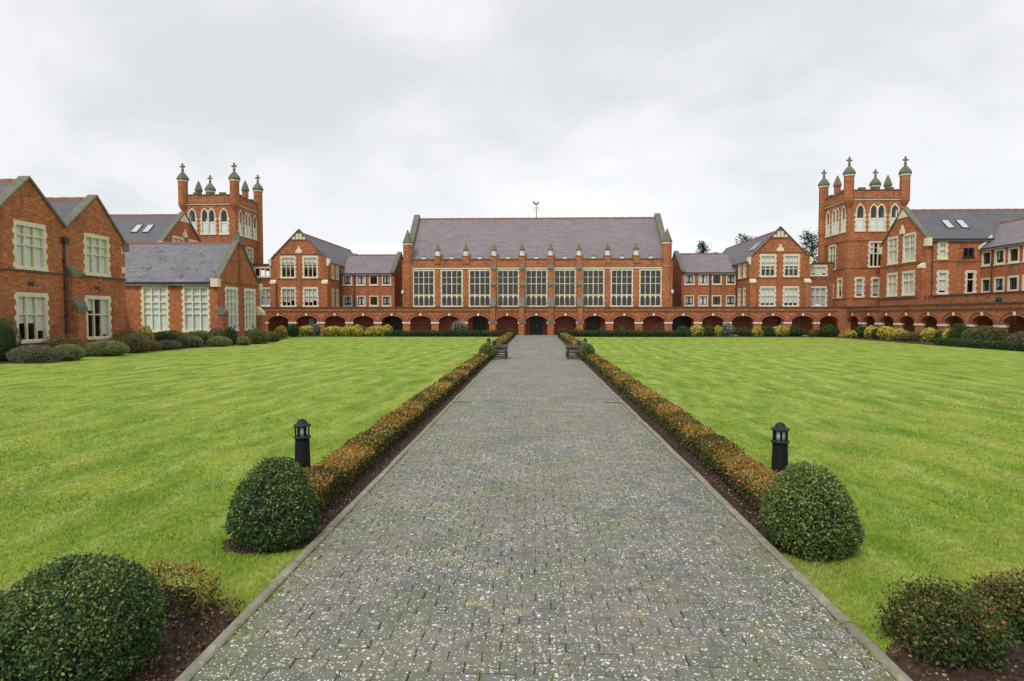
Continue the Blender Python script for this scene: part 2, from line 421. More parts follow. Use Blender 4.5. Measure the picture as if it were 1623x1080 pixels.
def pane_mesh(w_, h_):
    return cached(('pane', round(w_, 3), round(h_, 3)), lambda: MB().box(-w_ / 2, w_ / 2, 0, 0.006, 0, h_).mesh('pane', M['glass']))
def pane_lancet(w_, h_):
    return cached(('lpane', round(w_, 3), round(h_, 3)), lambda: MB().prism(lancet(0, w_ / 2, 0, h_), 0, 0.006).mesh('pane', M['glass']))

def window(fc, x0, x1, z0, z1, cols=3, rows=(1,), jamb=0.13, mull=0.10, trans=0.09, quoin=0.13, blind=None, blind_drop=0.6,
           frame='stone', surround='stone', arched=(), sill=True, thin=(), heavy=(), glaze=None, sash=0.0):
    """mullioned window filling the opening x0..x1, z0..z1. rows: relative heights from the top down"""
    W, H = x1 - x0, z1 - z0
    def sur():
        m = MB()
        j = jamb
        m.box(-W / 2, -W / 2 + j, -0.022, 0.2, 0, H); m.box(W / 2 - j, W / 2, -0.022, 0.2, 0, H)
        m.box(-W / 2 + j, W / 2 - j, -0.024, 0.2, H - j, H)
        m.box(-W / 2 + j, W / 2 - j, -0.023, 0.2, 0, j * 0.8)
        if quoin:
            n = max(3, int(H / 0.27)); st = H / n
            for i in range(n):
                e_ = quoin if i % 2 == 0 else quoin * 0.25
                for sx in (-1, 1):
                    a, b = sorted((sx * W / 2, sx * (W / 2 + e_)))
                    m.box(a, b, -0.018 - 0.004 * (i % 2), 0.03, i * st + 0.006, (i + 1) * st - 0.006)
            m.box(-W / 2 - 0.06, W / 2 + 0.06, -0.03, 0.03, H + 0.002, H + 0.12)
        if sill: m.box(-W / 2 - 0.07, W / 2 + 0.07, -0.10, 0.15, -0.11, -0.002)
        return m.mesh('window_surround', M[surround])
    key = (round(W, 3), round(H, 3), jamb, mull, trans, quoin, surround, sill)
    win = fc.put('window', cached(('sur',) + key, sur), surround, ((x0 + x1) / 2, 0, z0))
    iw, ih, zb = W - 2 * jamb, H - 1.8 * jamb, jamb * 0.8
    tot = sum(rows); nr = len(rows)
    th = [trans * (0.55 if i in thin else 1.0) for i in range(nr - 1)]
    lh = (ih - sum(th))
    mw = [mull * (1.6 if i in heavy else 1.0) for i in range(cols - 1)]
    lw = (iw - sum(mw)) / cols
    xs = []; x = -iw / 2
    for i in range(cols):
        xs.append(x + lw / 2); x += lw + (mw[i] if i < cols - 1 else 0)
    zs = []; z = zb + ih
    for i, r in enumerate(rows):
        hh = lh * r / tot; zs.append((z - hh, hh)); z -= hh + (th[i] if i < nr - 1 else 0)
    def frm():
        m = MB(); x = -iw / 2
        for i in range(cols - 1):
            m.box(x + lw, x + lw + mw[i], 0.03 - 0.02 * (i in heavy), 0.17, zb, zb + ih); x += lw + mw[i]
        for i in range(nr - 1):
            x = -iw / 2
            for c in range(cols):
                m.box(x, x + lw, 0.045, 0.165, zs[i][0] - th[i], zs[i][0])
                x += lw + (mw[c] if c < cols - 1 else 0)
        for i in arched:
            zz0, hh = zs[i]
            for c in xs:
                pts = lancet(c, lw / 2 - 0.015, zz0 + 0.02, zz0 + hh - 0.05)
                # spandrels: the block above the pointed head
                top = zz0 + hh; hd = pts[2:]
                m.prism([(c + lw / 2, pts[2][1]), (c + lw / 2, top), (c - lw / 2, top), (c - lw / 2, pts[2][1])] + list(reversed(hd)), 0.06, 0.15)
        if sash:
            for (zz0, hh) in zs:
                for c in xs:
                    for a, b in ((c - lw / 2, c - lw / 2 + sash), (c + lw / 2 - sash, c + lw / 2)): m.box(a, b, 0.085, 0.135, zz0, zz0 + hh)
                    for a, b in ((zz0, zz0 + sash), (zz0 + hh - sash, zz0 + hh)): m.box(c - lw / 2 + sash, c + lw / 2 - sash, 0.085, 0.135, a, b)
        return m.mesh('window_frame', M[frame])
    if cols > 1 or nr > 1 or sash:
        link('frame', cached(('frm', key, cols, tuple(rows), frame, tuple(arched), tuple(thin), tuple(heavy), sash), frm), win)
    for (zz0, hh) in zs:
        for c in xs: link('pane', pane_mesh(lw, hh), win, (c, 0.11, zz0))
    if blind:
        drops = blind_drop if isinstance(blind_drop, (list, tuple)) else [blind_drop] * cols
        for c, d in zip(xs, drops):
            if d <= 0.02: continue
            hh = ih * d
            def bl(hh=hh):
                m = MB(); n = max(2, int(hh / 0.16))
                for i in range(n):
                    zt = -i * hh / n; m.add([(-lw / 2, 0, zt), (lw / 2, 0, zt), (lw / 2, 0.022, zt - hh / n), (-lw / 2, 0.022, zt - hh / n)], [(0, 1, 2, 3)])
                return m.mesh('blind', M[blind])
            link('blind', cached(('blind', blind, round(lw, 3), round(hh, 3)), bl), win, (c, 0.185, zb + ih))
    return win

def lancet_window(fc, c, w_, z0, z1, n=1, blind=0.45, surround='stone'):
    """pointed window (single or a pair) in one quoined surround; returns the holes for the wall"""
    H = z1 - z0; s = 0.13; lw = (w_ - 2 * s - (n - 1) * 0.16) / n
    cs = [(-w_ / 2 + s + lw / 2 + i * (lw + 0.16)) for i in range(n)]
    def sur():
        m = MB()
        holes = [lancet(x, lw / 2, 0.1, H - s) for x in cs]
        if n == 1: outer = lancet(0, w_ / 2, 0, H + 0.05)
        else:
            l1 = lancet(cs[0], lw / 2 + s, 0, H + 0.05); l2 = lancet(cs[1], lw / 2 + s, 0, H + 0.05)
            xm = (cs[0] + cs[1]) / 2
            outer = [(-w_ / 2, 0), (w_ / 2, 0)] + [p for p in l2[2:] if p[0] > xm + 0.02] + [(xm, H - s * 1.6)] + [p for p in l1[2:] if p[0] < xm - 0.02]
        m.prism(outer, -0.03, 0.12, holes)
        k = int((H * 0.72) / 0.27)
        for i in range(k):
            e_ = 0.13 if i % 2 == 0 else 0.03
            for sx in (-1, 1):
                a, b = sorted((sx * (w_ / 2 - 0.01), sx * (w_ / 2 + e_))); m.box(a, b, -0.022, 0.03, i * 0.27, i * 0.27 + 0.26)
        m.box(-w_ / 2 - 0.1, w_ / 2 + 0.1, -0.09, 0.1, -0.12, -0.003)
        return m.mesh('window_surround', M[surround])
    win = fc.put('window', cached(('lsur', round(w_, 3), round(H, 3), n, surround), sur), surround, (c, 0, z0))
    for x in cs: link('pane', pane_lancet(lw, H - s - 0.1), win, (x, 0.07, 0.1))
    link('frame', cached(('lbar', round(w_, 3), round(H, 3), n), lambda: [MB().box(-w_ / 2 + s, w_ / 2 - s, 0.05, 0.1, H * 0.42, H * 0.42 + 0.06)][0].mesh('glazing_bar', M['stone_white'])), win)
    if blind:
        for x in cs:
            link('blind', cached(('lbl', round(lw, 3), round(H * blind, 3)), lambda: MB().box(-lw / 2 + .01, lw / 2 - .01, 0, 0.01, 0, H * blind).mesh('blind', M['blind'])), win, (x, 0.105, 0.1))
    return [lancet(c + x, lw / 2 + 0.03, z0 + 0.07, z0 + H - s + 0.04) for x in cs]

def wall(fc, name, poly, holes=(), th=0.3, mat='brick'):
    return fc.put(name, MB().prism(poly, 0, th, holes), mat)

def roof(fc, L, W, eave, ridge, mat='slate', over=0.15, x0=0.0, tiles=True, th=0.12, back=True):
    """pitched roof, ridge along local x from x0 to x0+L, slopes over y = 0..W"""
    sl_ = (ridge - eave) / (W / 2)
    ye, ze = -over, eave - over * sl_
    m = MB()
    m.side([(ye, ze), (W / 2, ridge), (W / 2, ridge - th), (ye, ze - th)], x0, x0 + L)
    if back: m.side([(W - ye, ze), (W / 2, ridge), (W / 2, ridge - th), (W - ye, ze - th)], x0, x0 + L)
    r = fc.put('roof', m, mat)
    if tiles:
        t = MB(); n = max(2, int(L / 0.45)); st = L / n
        for i in range(n):
            h_ = 0.09 + 0.015 * (i % 2)
            t.side([(W / 2 - 0.16, ridge - 0.02 - 0.16 * sl_ + 0.03), (W / 2 - 0.05, ridge + h_), (W / 2 + 0.05, ridge + h_), (W / 2 + 0.16, ridge - 0.02 - 0.16 * sl_ + 0.03)], x0 + i * st + 0.006, x0 + (i + 1) * st - 0.006)
        o = link('ridge_tiles', t.mesh('ridge_tiles', M['ridge']), r)
    return r

def gable_coping(fc, pts, mat='stone_dark', up=0.16, y0=-0.09, y1=0.42, name='gable_coping'):
    """stone coping following the open line pts (x, z) on a gable's top"""
    poly = list(pts) + [(x, z + up) for x, z in reversed(pts)]
    return fc.put(name, MB().prism(poly, y0, y1), mat)

def string(fc, x0, x1, z, h=0.12, mat='brick_dark', proud=0.06, name='string_course'):
    return fc.box(name, mat, x0, x1, -proud, 0.05, z, z + h)

def downpipe(fc, x, z0, z1, hopper=True, mat='lead'):
    m = MB().tube((x, -0.09, z0), (x, -0.09, z1), 0.055, n=8)
    k = int((z1 - z0) / 1.6)
    for i in range(k): m.box(x - 0.085, x + 0.085, -0.16, 0.0, z0 + 0.5 + i * 1.6, z0 + 0.58 + i * 1.6)
    if hopper: m.box(x - 0.17, x + 0.17, -0.26, -0.01, z1 - 0.05, z1 + 0.28)
    return fc.put('downpipe', m, mat)

def skylight(fc, x, y, W, eave, ridge, w_=0.75, l_=1.15):
    """roof window lying on the front slope; y is its lower edge, measured across the slope"""
    s_ = (ridge - eave) / (W / 2); a = math.atan(s_)
    z = eave + y * s_
    m = MB().box(-w_ / 2, w_ / 2, 0, l_, -0.02, 0.07)
    o = fc.put('skylight', m, 'dark_frame', (x, y, z)); o.rotation_euler = (a, 0, fc.a); o.rotation_mode = 'XYZ'
    g = MB().box(-w_ / 2 + 0.07, w_ / 2 - 0.07, 0.08, l_ - 0.08, 0.071, 0.085)
    k = cached('skyglass', lambda: (lambda q: q.fin((0.45, 0.5, 0.53), 0.05, 1.0))(NM('skylight_glass')))
    link('pane', g.mesh('pane', k), o)
    return o

# ------------------------------------------------------------------ ground
LAWN_EDGE_FRONT = 66.2
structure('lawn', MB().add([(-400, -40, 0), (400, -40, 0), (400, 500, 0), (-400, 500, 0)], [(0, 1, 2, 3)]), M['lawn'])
PC, PH, KW = 0.05, 2.19, 0.085         # path centre, outer half width, kerb width
path = structure('path', MB().box(PC - PH, PC + PH, 2.6, 70.9, -0.02, 0.026), M['sand'])
structure('cloister_floor', MB().box(-35, 38, 69.2, 76.5, -0.1, 0.03), M['flag'])
structure('terrace', MB().box(-24, 24, 67.3, 69.19, -0.1, 0.02), M['flag'])

PW, PD, GAP = 0.215, 0.122, 0.004
def paver_meshes():
    res = []
    for i in range(10):
        m = MB(); w2, d2 = PW / 2 - GAP / 2, PD / 2 - GAP / 2; t = 0.03; ch = 0.006
        j = lambda: random.uniform(-0.0035, 0.0035)
        dz = [random.uniform(-0.002, 0.002) for _ in range(4)]
        b = [(-w2 + j(), -d2 + j()), (w2 + j(), -d2 + j()), (w2 + j(), d2 + j()), (-w2 + j(), d2 + j())]
        v = [(x, y, 0.0) for x, y in b] + [(x, y, t - ch + q) for (x, y), q in zip(b, dz)] + \
            [(x * (1 - ch / w2), y * (1 - ch / d2), t + q) for (x, y), q in zip(b, dz)]
        f = [(8, 9, 10, 11)] + [(i_, (i_ + 1) % 4, (i_ + 1) % 4 + 4, i_ + 4) for i_ in range(4)] + [(i_ + 4, (i_ + 1) % 4 + 4, (i_ + 1) % 4 + 8, i_ + 8) for i_ in range(4)]
        m.add(v, f); res.append(m)
    return res
PMB = paver_meshes(); PME = [m.mesh('paver', M['paver']) for m in PMB]
inner0, inner1 = PC - PH + KW + 0.012, PC + PH - KW - 0.012
ncol = int((inner1 - inner0) / PW)
cells = []
for r_ in range(int((70.9 - 2.7) / PD)):
    y = 2.7 + (r_ + 0.5) * PD
    # half-bond with drifting joints, closers at the edges
    x = inner0 + (0.0 if r_ % 2 else PW / 2)
    if r_ % 2 == 0: cells.append((inner0 + PW / 4, y, 0.5))
    x += random.uniform(-0.012, 0.012)
    while x + 0.025 < inner1:
        wd = min(PW, inner1 - x)
        cells.append((x + wd / 2, y, wd / PW)); x += PW
vis = [c for c in cells if c[1] > 3.55]
vis.sort(key=lambda c: c[1]); single = set(vis[:300])
fv = []; ff_ = []; fc_ = []
for c in cells:
    i = random.randrange(10); z = 0.012 + random.uniform(-0.003, 0.003)
    if c in single:
        o = link('paver', PME[i], path, (c[0], c[1], z)); o.scale = (c[2], 1, 1)
        o.rotation_euler = (random.uniform(-.012, .012), random.uniform(-.01, .01), random.uniform(-.012, .012) + (math.pi if random.random() < .5 else 0))
    else:
        o_ = len(fv); q = random.random() if not (36 < c[1] < 38.6 and -0.8 < c[0] < 0.3) else random.uniform(0.93, 1.0)
        fv += [(c[0] + v[0] * c[2], c[1] + v[1], z + v[2]) for v in PMB[i].v]
        ff_ += [tuple(k + o_ for k in f) for f in PMB[i].f]; fc_ += [q] * 12
def mesh_np(name, verts, faces, mat, cols=None):
    me = bpy.data.meshes.new(name); me.from_pydata(verts, [], faces); me.materials.append(mat)
    if cols is not None:
        a = me.attributes.new('Col', 'FLOAT_COLOR', 'POINT'); cc = np.ones((len(verts), 4), np.float32)
        cols = np.asarray(cols, np.float32); cc[:, :3] = cols[:, None] if cols.ndim == 1 else cols
        a.data.foreach_set('color', cc.ravel())
    return me
pf = link('paver_field', mesh_np('paver_field', fv, ff_, M['paver_field'], fc_), path); pf['kind'] = 'stuff'
# kerb edging stones
km = [MB().prism([(-KW / 2, 0), (KW / 2, 0), (KW / 2, 0.048 + random.uniform(-.004, .004)), (KW / 2 - 0.015, 0.060), (-KW / 2 + 0.015, 0.060 + random.uniform(-.006, .004)), (-KW / 2, 0.046)], -0.452, 0.452).mesh('kerb_stone', M['kerb']) for _ in range(4)]
for sx in (-1, 1):
    for i in range(74):
        o = link('kerb_stone', random.choice(km), path, (PC + sx * (PH - KW / 2) + random.uniform(-.006, .006), 3.0 + i * 0.915, -0.006 + random.uniform(-.006, .006)))
        o.rotation_euler = (random.uniform(-.006, .006), random.uniform(-.02, .02), random.uniform(-.006, .006))

# planting beds (soil), each a slightly domed sheet
def bed(name, pts, z=0.014):
    return structure(name, MB().add([(x, y, z) for x, y in pts] + [(x, y, -0.05) for x, y in pts],
        [tuple(range(len(pts)))] + [(i, (i + 1) % len(pts), (i + 1) % len(pts) + len(pts), i + len(pts)) for i in range(len(pts))]), M['soil'])
def blobpts(cx_, cy_, rx, ry, n=22, j=0.07):
    return [(cx_ + rx * math.cos(2 * math.pi * i / n) * (1 + random.uniform(-j, j)), cy_ + ry * math.sin(2 * math.pi * i / n) * (1 + random.uniform(-j, j))) for i in range(n)]
def strip(xa, xb, y0, y1, n=50, j=0.05, side=1):
    L = [(xa, y0 + (y1 - y0) * i / n) for i in range(n + 1)]
    Rr = [(xb + random.uniform(-j, j), y1 - (y1 - y0) * i / n) for i in range(n + 1)]
    return L + Rr
bed('hedge_bed', strip(PC - PH, -2.80, 5.85, 66.4)); bed('hedge_bed', strip(PC + PH, 2.90, 5.95, 66.4))
bed('shrub_bed', blobpts(-2.60, 5.80, 0.40, 0.24, 44, 0.12), 0.018); bed('shrub_bed', blobpts(2.60, 5.95, 0.33, 0.30, 44, 0.10), 0.018)
bed('shrub_bed', [(-2.14, 2.6), (-2.14, 4.35), (-2.45, 4.55), (-2.9, 4.62), (-3.6, 4.75), (-4.6, 4.7), (-5, 2.6)], 0.018)
bed('shrub_bed', [(2.24, 2.6), (2.24, 4.0), (2.45, 4.25), (3.2, 4.55), (4.4, 4.8), (5.5, 4.7), (5.5, 2.6)], 0.018)
bed('border', [(-29, 24), (-24.9, 24), (-24.5, 30), (-23.9, 38), (-23.2, 46), (-22.9, 53), (-23.6, 57), (-24.6, 61), (-29, 61)])
bed('border', [(-34, 66.3), (-15.6, 66.3), (-15.6, 69.1), (-34, 69.1)], 0.03)
bed('border', [(15.6, 66.3), (31.2, 66.3), (30.4, 56), (30.2, 47.5), (30.6, 38), (34.3, 38), (34.3, 69.1), (15.6, 69.1)], 0.03)
bed('hedge_bed', [(-15.6, 66.25), (-2.2, 66.25), (-2.2, 67.3), (-15.6, 67.3)], 0.022); bed('hedge_bed', [(2.3, 66.25), (15.6, 66.25), (15.6, 67.3), (2.3, 67.3)], 0.022)

# ------------------------------------------------------------------ great hall
HX, HY, HB = 0.07, 73.53, 3.34
hall = thing('great_hall', 'long red brick hall with nine tall stone mullioned windows and steep slate roof', 'hall', (HX, HY, 0))
F = Face(hall, HX, HY, 0)
hw = 15.6
holes = [rect(i * HB - 1.27, i * HB + 1.27, 3.38, 7.66) for i in range(-4, 5)]
for i in (-2, 0, 2): pass
poly = [(-hw, 0)]
for i in (-2, 0, 2): poly += [(i * HB - 0.78, 0), (i * HB - 0.78, 2.3), (i * HB + 0.78, 2.3), (i * HB + 0.78, 0)]
poly += [(hw, 0), (hw, 8.86), (-hw, 8.86)]
wall(F, 'front_wall', poly, holes, 0.45)
F.put('lower_wall', MB().prism([(-hw + .1, 0.02)] + sum([[(i * HB - 0.79, 0.02), (i * HB - 0.79, 2.31), (i * HB + 0.79, 2.31), (i * HB + 0.79, 0.02)] for i in (-2, 0, 2)], []) + [(hw - .1, 0.02), (hw - .1, 2.92), (-hw + .1, 2.92)], -0.035, 0.01), 'brick_red')
for i in range(-4, 5):
    window(F, i * HB - 1.27, i * HB + 1.27, 3.38, 7.66, cols=4, rows=(0.62, 0.62, 1.05, 1.08), arched=(3,), thin=(0,), heavy=(1,), jamb=0.11, mull=0.062, trans=0.075, quoin=0.11)
for i in (-2, 0, 2):
    d = F.put('door', MB().box(-0.76, -0.01, 0.12, 0.2, 0.03, 2.28).box(0.01, 0.76, 0.12, 0.2, 0.03, 2.28), 'door', (i * HB, 0, 0))
    for sx in (-1, 1):
        for zz in (0.25, 0.95, 1.62):
            link('panel', cached(('dp', zz), lambda zz=zz: MB().box(-0.26, 0.26, 0.10, 0.13, zz, zz + (0.5 if zz > 1 else 0.55)).mesh('panel', M['dark_frame'])), d, (sx * 0.385, 0, 0))
    link('handle', cached('dh', lambda: MB().tube((0.06, 0.09, 1.0), (0.06, 0.09, 1.2), 0.015).mesh('handle', M['stone_white'])), d)
string(F, -hw + 0.7, hw - 0.7, 7.80, 0.16, 'stone_white', 0.12, 'cornice')
string(F, -hw + 0.7, hw - 0.7, 7.96, 0.07, 'stone_dark', 0.16, 'cornice')
F.box('parapet_coping', 'coping', -hw + 0.3, hw - 0.3, -0.07, 0.5, 8.862, 8.97)
pin = None
for i in range(-4, 4):
    x = (i + 0.5) * HB
    pr = F.put('pier', cached('hallpier', lambda: MB().box(-0.36, 0.36, -0.10, 0.48, 0.0, 0.85).box(-0.42, 0.42, -0.15, 0.53, 0.85, 0.95).mesh('pier', M['brick'])), 'brick', (x, 0, 8.40))
    pn = link('pinnacle', cached('pinn', lambda: MB().box(-0.24, 0.24, -0.05, 0.43, 0.95, 1.08).lathe(0, 0.19, [(0.27, 1.08), (0.27, 1.62), (0.20, 1.66)], 8, R(22.5)).mesh('pinnacle', M['stone_white'])), pr)
    link('pinnacle_cap', cached('pcap', lambda: MB().lathe(0, 0.19, [(0.36, 1.56), (0.38, 1.66), (0.10, 2.2), (0.12, 2.26), (0.02, 2.36)], 8, R(22.5)).mesh('pinnacle_cap', M['stone_dark'])), pr)
    wall_p = F.put('pilaster', cached('hpil', lambda: MB().box(-0.32, 0.32, -0.05, 0.05, 3.3, 7.80).mesh('pilaster', M['brick'])), 'brick', (x, 0, 0))
for i in range(-4, 5):
    st_ = F.put('parapet_block', cached('pblk', lambda: MB().box(-0.22, 0.22, -0.08, 0.4, 0, 0.22).mesh('parapet_block', M['stone_white'])), 'stone_white', (i * HB, 0, 8.972))
    link('block_cap', cached('pbc', lambda: MB().lathe(0, 0.16, [(0.30, 0.222), (0.28, 0.30), (0.16, 0.42), (0.03, 0.46)], 8).mesh('block_cap', M['stone_dark'])), st_)
# four stepped buttresses in the middle, from cloister front to parapet
for i in (-2, -1, 0, 1):
    x = (i + 0.5) * HB
    prof = [(0.03, 0), (-2.32, 0), (-2.32, 3.34), (-0.95, 4.35), (-0.78, 4.35), (-0.78, 5.85), (-0.55, 6.1), (-0.55, 7.7), (-0.06, 8.3), (0.03, 8.3)]
    b = F.put('buttress', cached('hbut', lambda: MB().side(prof, -0.29, 0.29).mesh('buttress', M['brick'])), 'brick', (x, 0, 0))
    def caps():
        w_ = 0.315
        ps = [MB().side(q, -w_, w_) for q in ([(-2.40, 3.25), (-2.40, 3.36), (-0.90, 4.48), (-0.74, 4.48), (-0.74, 4.30), (-0.95, 4.30)],
              [(-0.86, 5.72), (-0.86, 5.92), (-0.50, 6.24), (-0.50, 6.05), (-0.77, 5.72)], [(-0.62, 7.62), (-0.62, 7.82), (-0.02, 8.46), (-0.02, 8.25), (-0.54, 7.62)])]
        ps.append(MB().box(-w_, w_, -2.40, -2.28, 1.42, 1.85))
        return [q.mesh('weathering', M['stone_dark']) for q in ps]
    for q in cached('hbc', caps): link('weathering', q, b)
# turrets
for sx in (-1, 1):
    t = F.put('turret', MB().lathe(sx * 15.28, 0.25, [(0.62, 0), (0.62, 8.0), (0.56, 8.15), (0.56, 10.75)], 8, R(22.5)).box(sx * 15.28 - 0.6, sx * 15.28 + 0.6, -0.15, 1.2, 0, 8.6), 'brick')
    link('turret_band', MB().lathe(sx * 15.28, 0.25, [(0.60, 10.68), (0.60, 10.82)], 8, R(22.5)).mesh('turret_band', M['stone_white']), t)
    link('turret_spire', MB().lathe(sx * 15.28, 0.25, [(0.62, 10.82), (0.64, 10.95), (0.50, 11.25), (0.09, 12.35), (0.02, 12.5)], 8, R(22.5)).mesh('turret_spire', M['stone_dark']), t)
    F.put('weathering', MB().side([(-0.16, 8.5), (-0.16, 8.6), (0.0, 8.8), (1.2, 8.8), (1.2, 8.5)], sx * 15.28 - 0.63, sx * 15.28 + 0.63), 'coping')
    F.put('spout', MB().box(sx * 15.85 - .12, sx * 15.85 + .12, -0.3, 0.1, 4.9, 5.3), 'stone_white')
HD = 13.2
for sx in (-1, 1):
    G = Face(hall, HX + sx * hw, HY + (0 if sx > 0 else HD), 90 * sx)
    wall(G, 'end_wall', [(0, 0), (HD, 0), (HD, 8.9), (HD / 2, 15.0), (0, 8.9)], (), 0.45)
    gable_coping(G, [(-0.1, 8.9), (HD / 2, 15.0), (HD + 0.1, 8.9)], 'stone_dark', 0.28, -0.12, 0.6)
wall(Face(hall, HX + hw, HY + HD, 180), 'back_wall', rect(0, 2 * hw, 0, 8.9), (), 0.4)
Fr = Face(hall, HX - hw + 0.45, HY + 0.3, 0)
roof(Fr, 2 * hw - 0.9, HD - 0.6, 8.95, 14.72, 'slate', 0.0)
vm = MB().tube((0, 0, 14.7), (0, 0, 16.4), 0.05, 0.03)
vn = Face(hall, HX, HY + HD / 2, 0).put('weather_vane', vm, 'lead')
am = MB()
for a in (0, math.pi / 2): am.tube((-0.42 * math.cos(a), -0.42 * math.sin(a), 16.05), (0.42 * math.cos(a), 0.42 * math.sin(a), 16.05), 0.02, n=6)
for sx in (-1, 1):
    for i in range(5):
        a0, a1 = i * 0.5, (i + 1) * 0.5
        am.tube((sx * (0.04 + 0.3 * math.sin(a0 / 1.6)), 0, 15.6 + 0.5 * a0 / 2.5), (sx * (0.04 + 0.3 * math.sin(a1 / 1.6)), 0, 15.6 + 0.5 * a1 / 2.5), 0.02, n=6)
link('compass_arms', am.mesh('compass_arms', M['lead']), vn)
cock = [(-0.42, 0.34), (-0.30, 0.12), (-0.12, 0.02), (0.10, 0.02), (0.24, 0.12), (0.27, 0.30), (0.36, 0.34), (0.27, 0.42), (0.20, 0.48), (0.15, 0.36), (0.05, 0.20), (-0.12, 0.20), (-0.22, 0.36), (-0.30, 0.50), (-0.42, 0.52)]
link('cockerel', MB().prism([(x, z + 16.4) for x, z in cock], -0.02, 0.02).mesh('cockerel', M['lead']), vn)

# ------------------------------------------------------------------ cloister arcades
def arcade(fc, x0, x1, centres, hwid, zs=1.5, rise=0.76, top=3.27, depth=2.3, back=(), dark_gates=(), skipimp=()):
    poly = [(x0, 0)]
    for c, h_ in zip(centres, hwid): poly += [(c - h_, 0)] + arch_pts(c, h_, zs, rise, 14) + [(c + h_, 0)]
    poly += [(x1, 0), (x1, top - 0.1), (x0, top - 0.1)]
    wall(fc, 'arcade_wall', poly, (), 0.42)
    fc.box('parapet_coping', 'coping', x0, x1, -0.10, 0.5, top - 0.1, top + 0.02)
    fc.box('string_course', 'brick_dark', x0, x1, -0.075, 0.02, 2.72, 2.80)
    fc.box('string_course', 'coping', x0, x1, -0.095, 0.02, 2.802, 2.85)
    fc.box('roof', 'flat_roof', x0, x1, 0.421, depth + 0.12, 2.86, 3.0)
    for c, h_ in zip(centres, hwid):
        def ring(h_=h_):
            a = arch_pts(0, h_, zs, rise, 14); b = arch_pts(0, h_ + 0.25, zs, rise + 0.25, 14)
            return MB().prism(b + a[::-1], -0.045, 0.02).mesh('arch_ring', M['brick_red'])
        fc.put('arch_ring', cached(('ring', h_), ring), 'brick', (c, 0, 0))
        def hood(h_=h_):
            a = arch_pts(0, h_ + 0.25, zs, rise + 0.25, 14); b = arch_pts(0, h_ + 0.31, zs, rise + 0.31, 14)
            return MB().prism(b + a[::-1], -0.085, 0.02).mesh('hood_mould', M['brick_dark'])
        fc.put('hood_mould', cached(('hood', h_), hood), 'brick_dark', (c, 0, 0))
        fc.put('keystone', cached('key', lambda: MB().prism([(-0.09, 0), (0.09, 0), (0.13, 0.27), (-0.13, 0.27)], -0.11, 0.0).mesh('keystone', M['stone_white'])), 'stone_white', (c, 0, zs + rise + 0.0))
    edges = [(centres[i] + hwid[i], centres[i + 1] - hwid[i + 1]) for i in range(len(centres) - 1)]
    for a, b in edges:
        if b <= a: continue
        wd = round(b - a, 3)
        fc.put('impost', cached(('imp', wd), lambda wd=wd: MB().box(-wd / 2 - 0.05, wd / 2 + 0.05, -0.07, 0.47, 0, 0.18).mesh('impost', M['stone_white'])), 'stone_white', ((a + b) / 2, 0, zs - 0.14))
        fc.put('plinth', cached(('plin', wd), lambda wd=wd: MB().box(-wd / 2 - 0.05, wd / 2 + 0.05, -0.06, 0.47, 0, 0.22).mesh('plinth', M['brick_dark'])), 'brick_dark', ((a + b) / 2, 0, 0.0))
    for a, b in back: fc.put('back_wall', MB().box(a, b, depth, depth + 0.14, 0, 2.86), 'brick_red')
    for a, b in dark_gates:
        g = fc.put('gate', MB().box(a, b, depth + 0.02, depth + 0.1, 0.03, 2.85), 'door')  # dark boards added across the passage so its arch stays dark
        link('rail', MB().box(a + .1, b - .1, depth - 0.02, depth + 0.02, 0.9, 1.0).box(a + .1, b - .1, depth - 0.02, depth + 0.02, 2.0, 2.1).mesh('rail', M['dark_frame']), g)

ar = thing('cloister_arcade', 'low brick arcade of round arches with white keystones running along the foot of the hall', 'arcade', (0, 71.43, 0))
FA = Face(ar, 0, 71.43, 0)
cs = [-30.0 + 3.341 * n for n in range(-1, 19)] + [33.05]
arcade(FA, -34.95, 34.5, cs, [1.26] * 20 + [1.05], back=[(-34.95, -18.0), (18.2, 37.2)], dark_gates=[(-18.0, -15.7), (15.9, 18.2)])
FA.box('plinth', 'brick', 34.12, 34.94, -0.1, 0.45, 0, 2.9)
for x, wdt in ((-26.9, 1.0), (28.9, 1.1)):
    d = FA.put('door', MB().box(-wdt / 2, wdt / 2, 2.24, 2.30, 0.03, 2.1), 'door', (x, 0, 0))
    link('pane', MB().box(-wdt / 2 + .15, wdt / 2 - .15, 2.225, 2.239, 1.0, 1.95).mesh('pane', M['curtain']), d)
ar2 = thing('side_arcade', 'brick arcade with white imposts running towards the viewer below the right tower', 'arcade', (34.95, 71.43, 0))
FS = Face(ar2, 34.95, 71.43, -90)
arcade(FS, 0.0, 33.0, [1.52 + 3.316 * i for i in range(9)], [1.24] * 9, back=[(-0.2, 18.6), (21.8, 33.0)])
ar3 = thing('side_arcade', 'brick arcade at far left running behind the low gabled schoolroom', 'arcade', (-34.95, 62.0, 0))
arcade(Face(ar3, -34.95, 62.0, 90), 0.0, 9.42, [1.6 + 3.316 * i for i in range(3)][:2], [1.24] * 2, back=[(0, 9.2)])

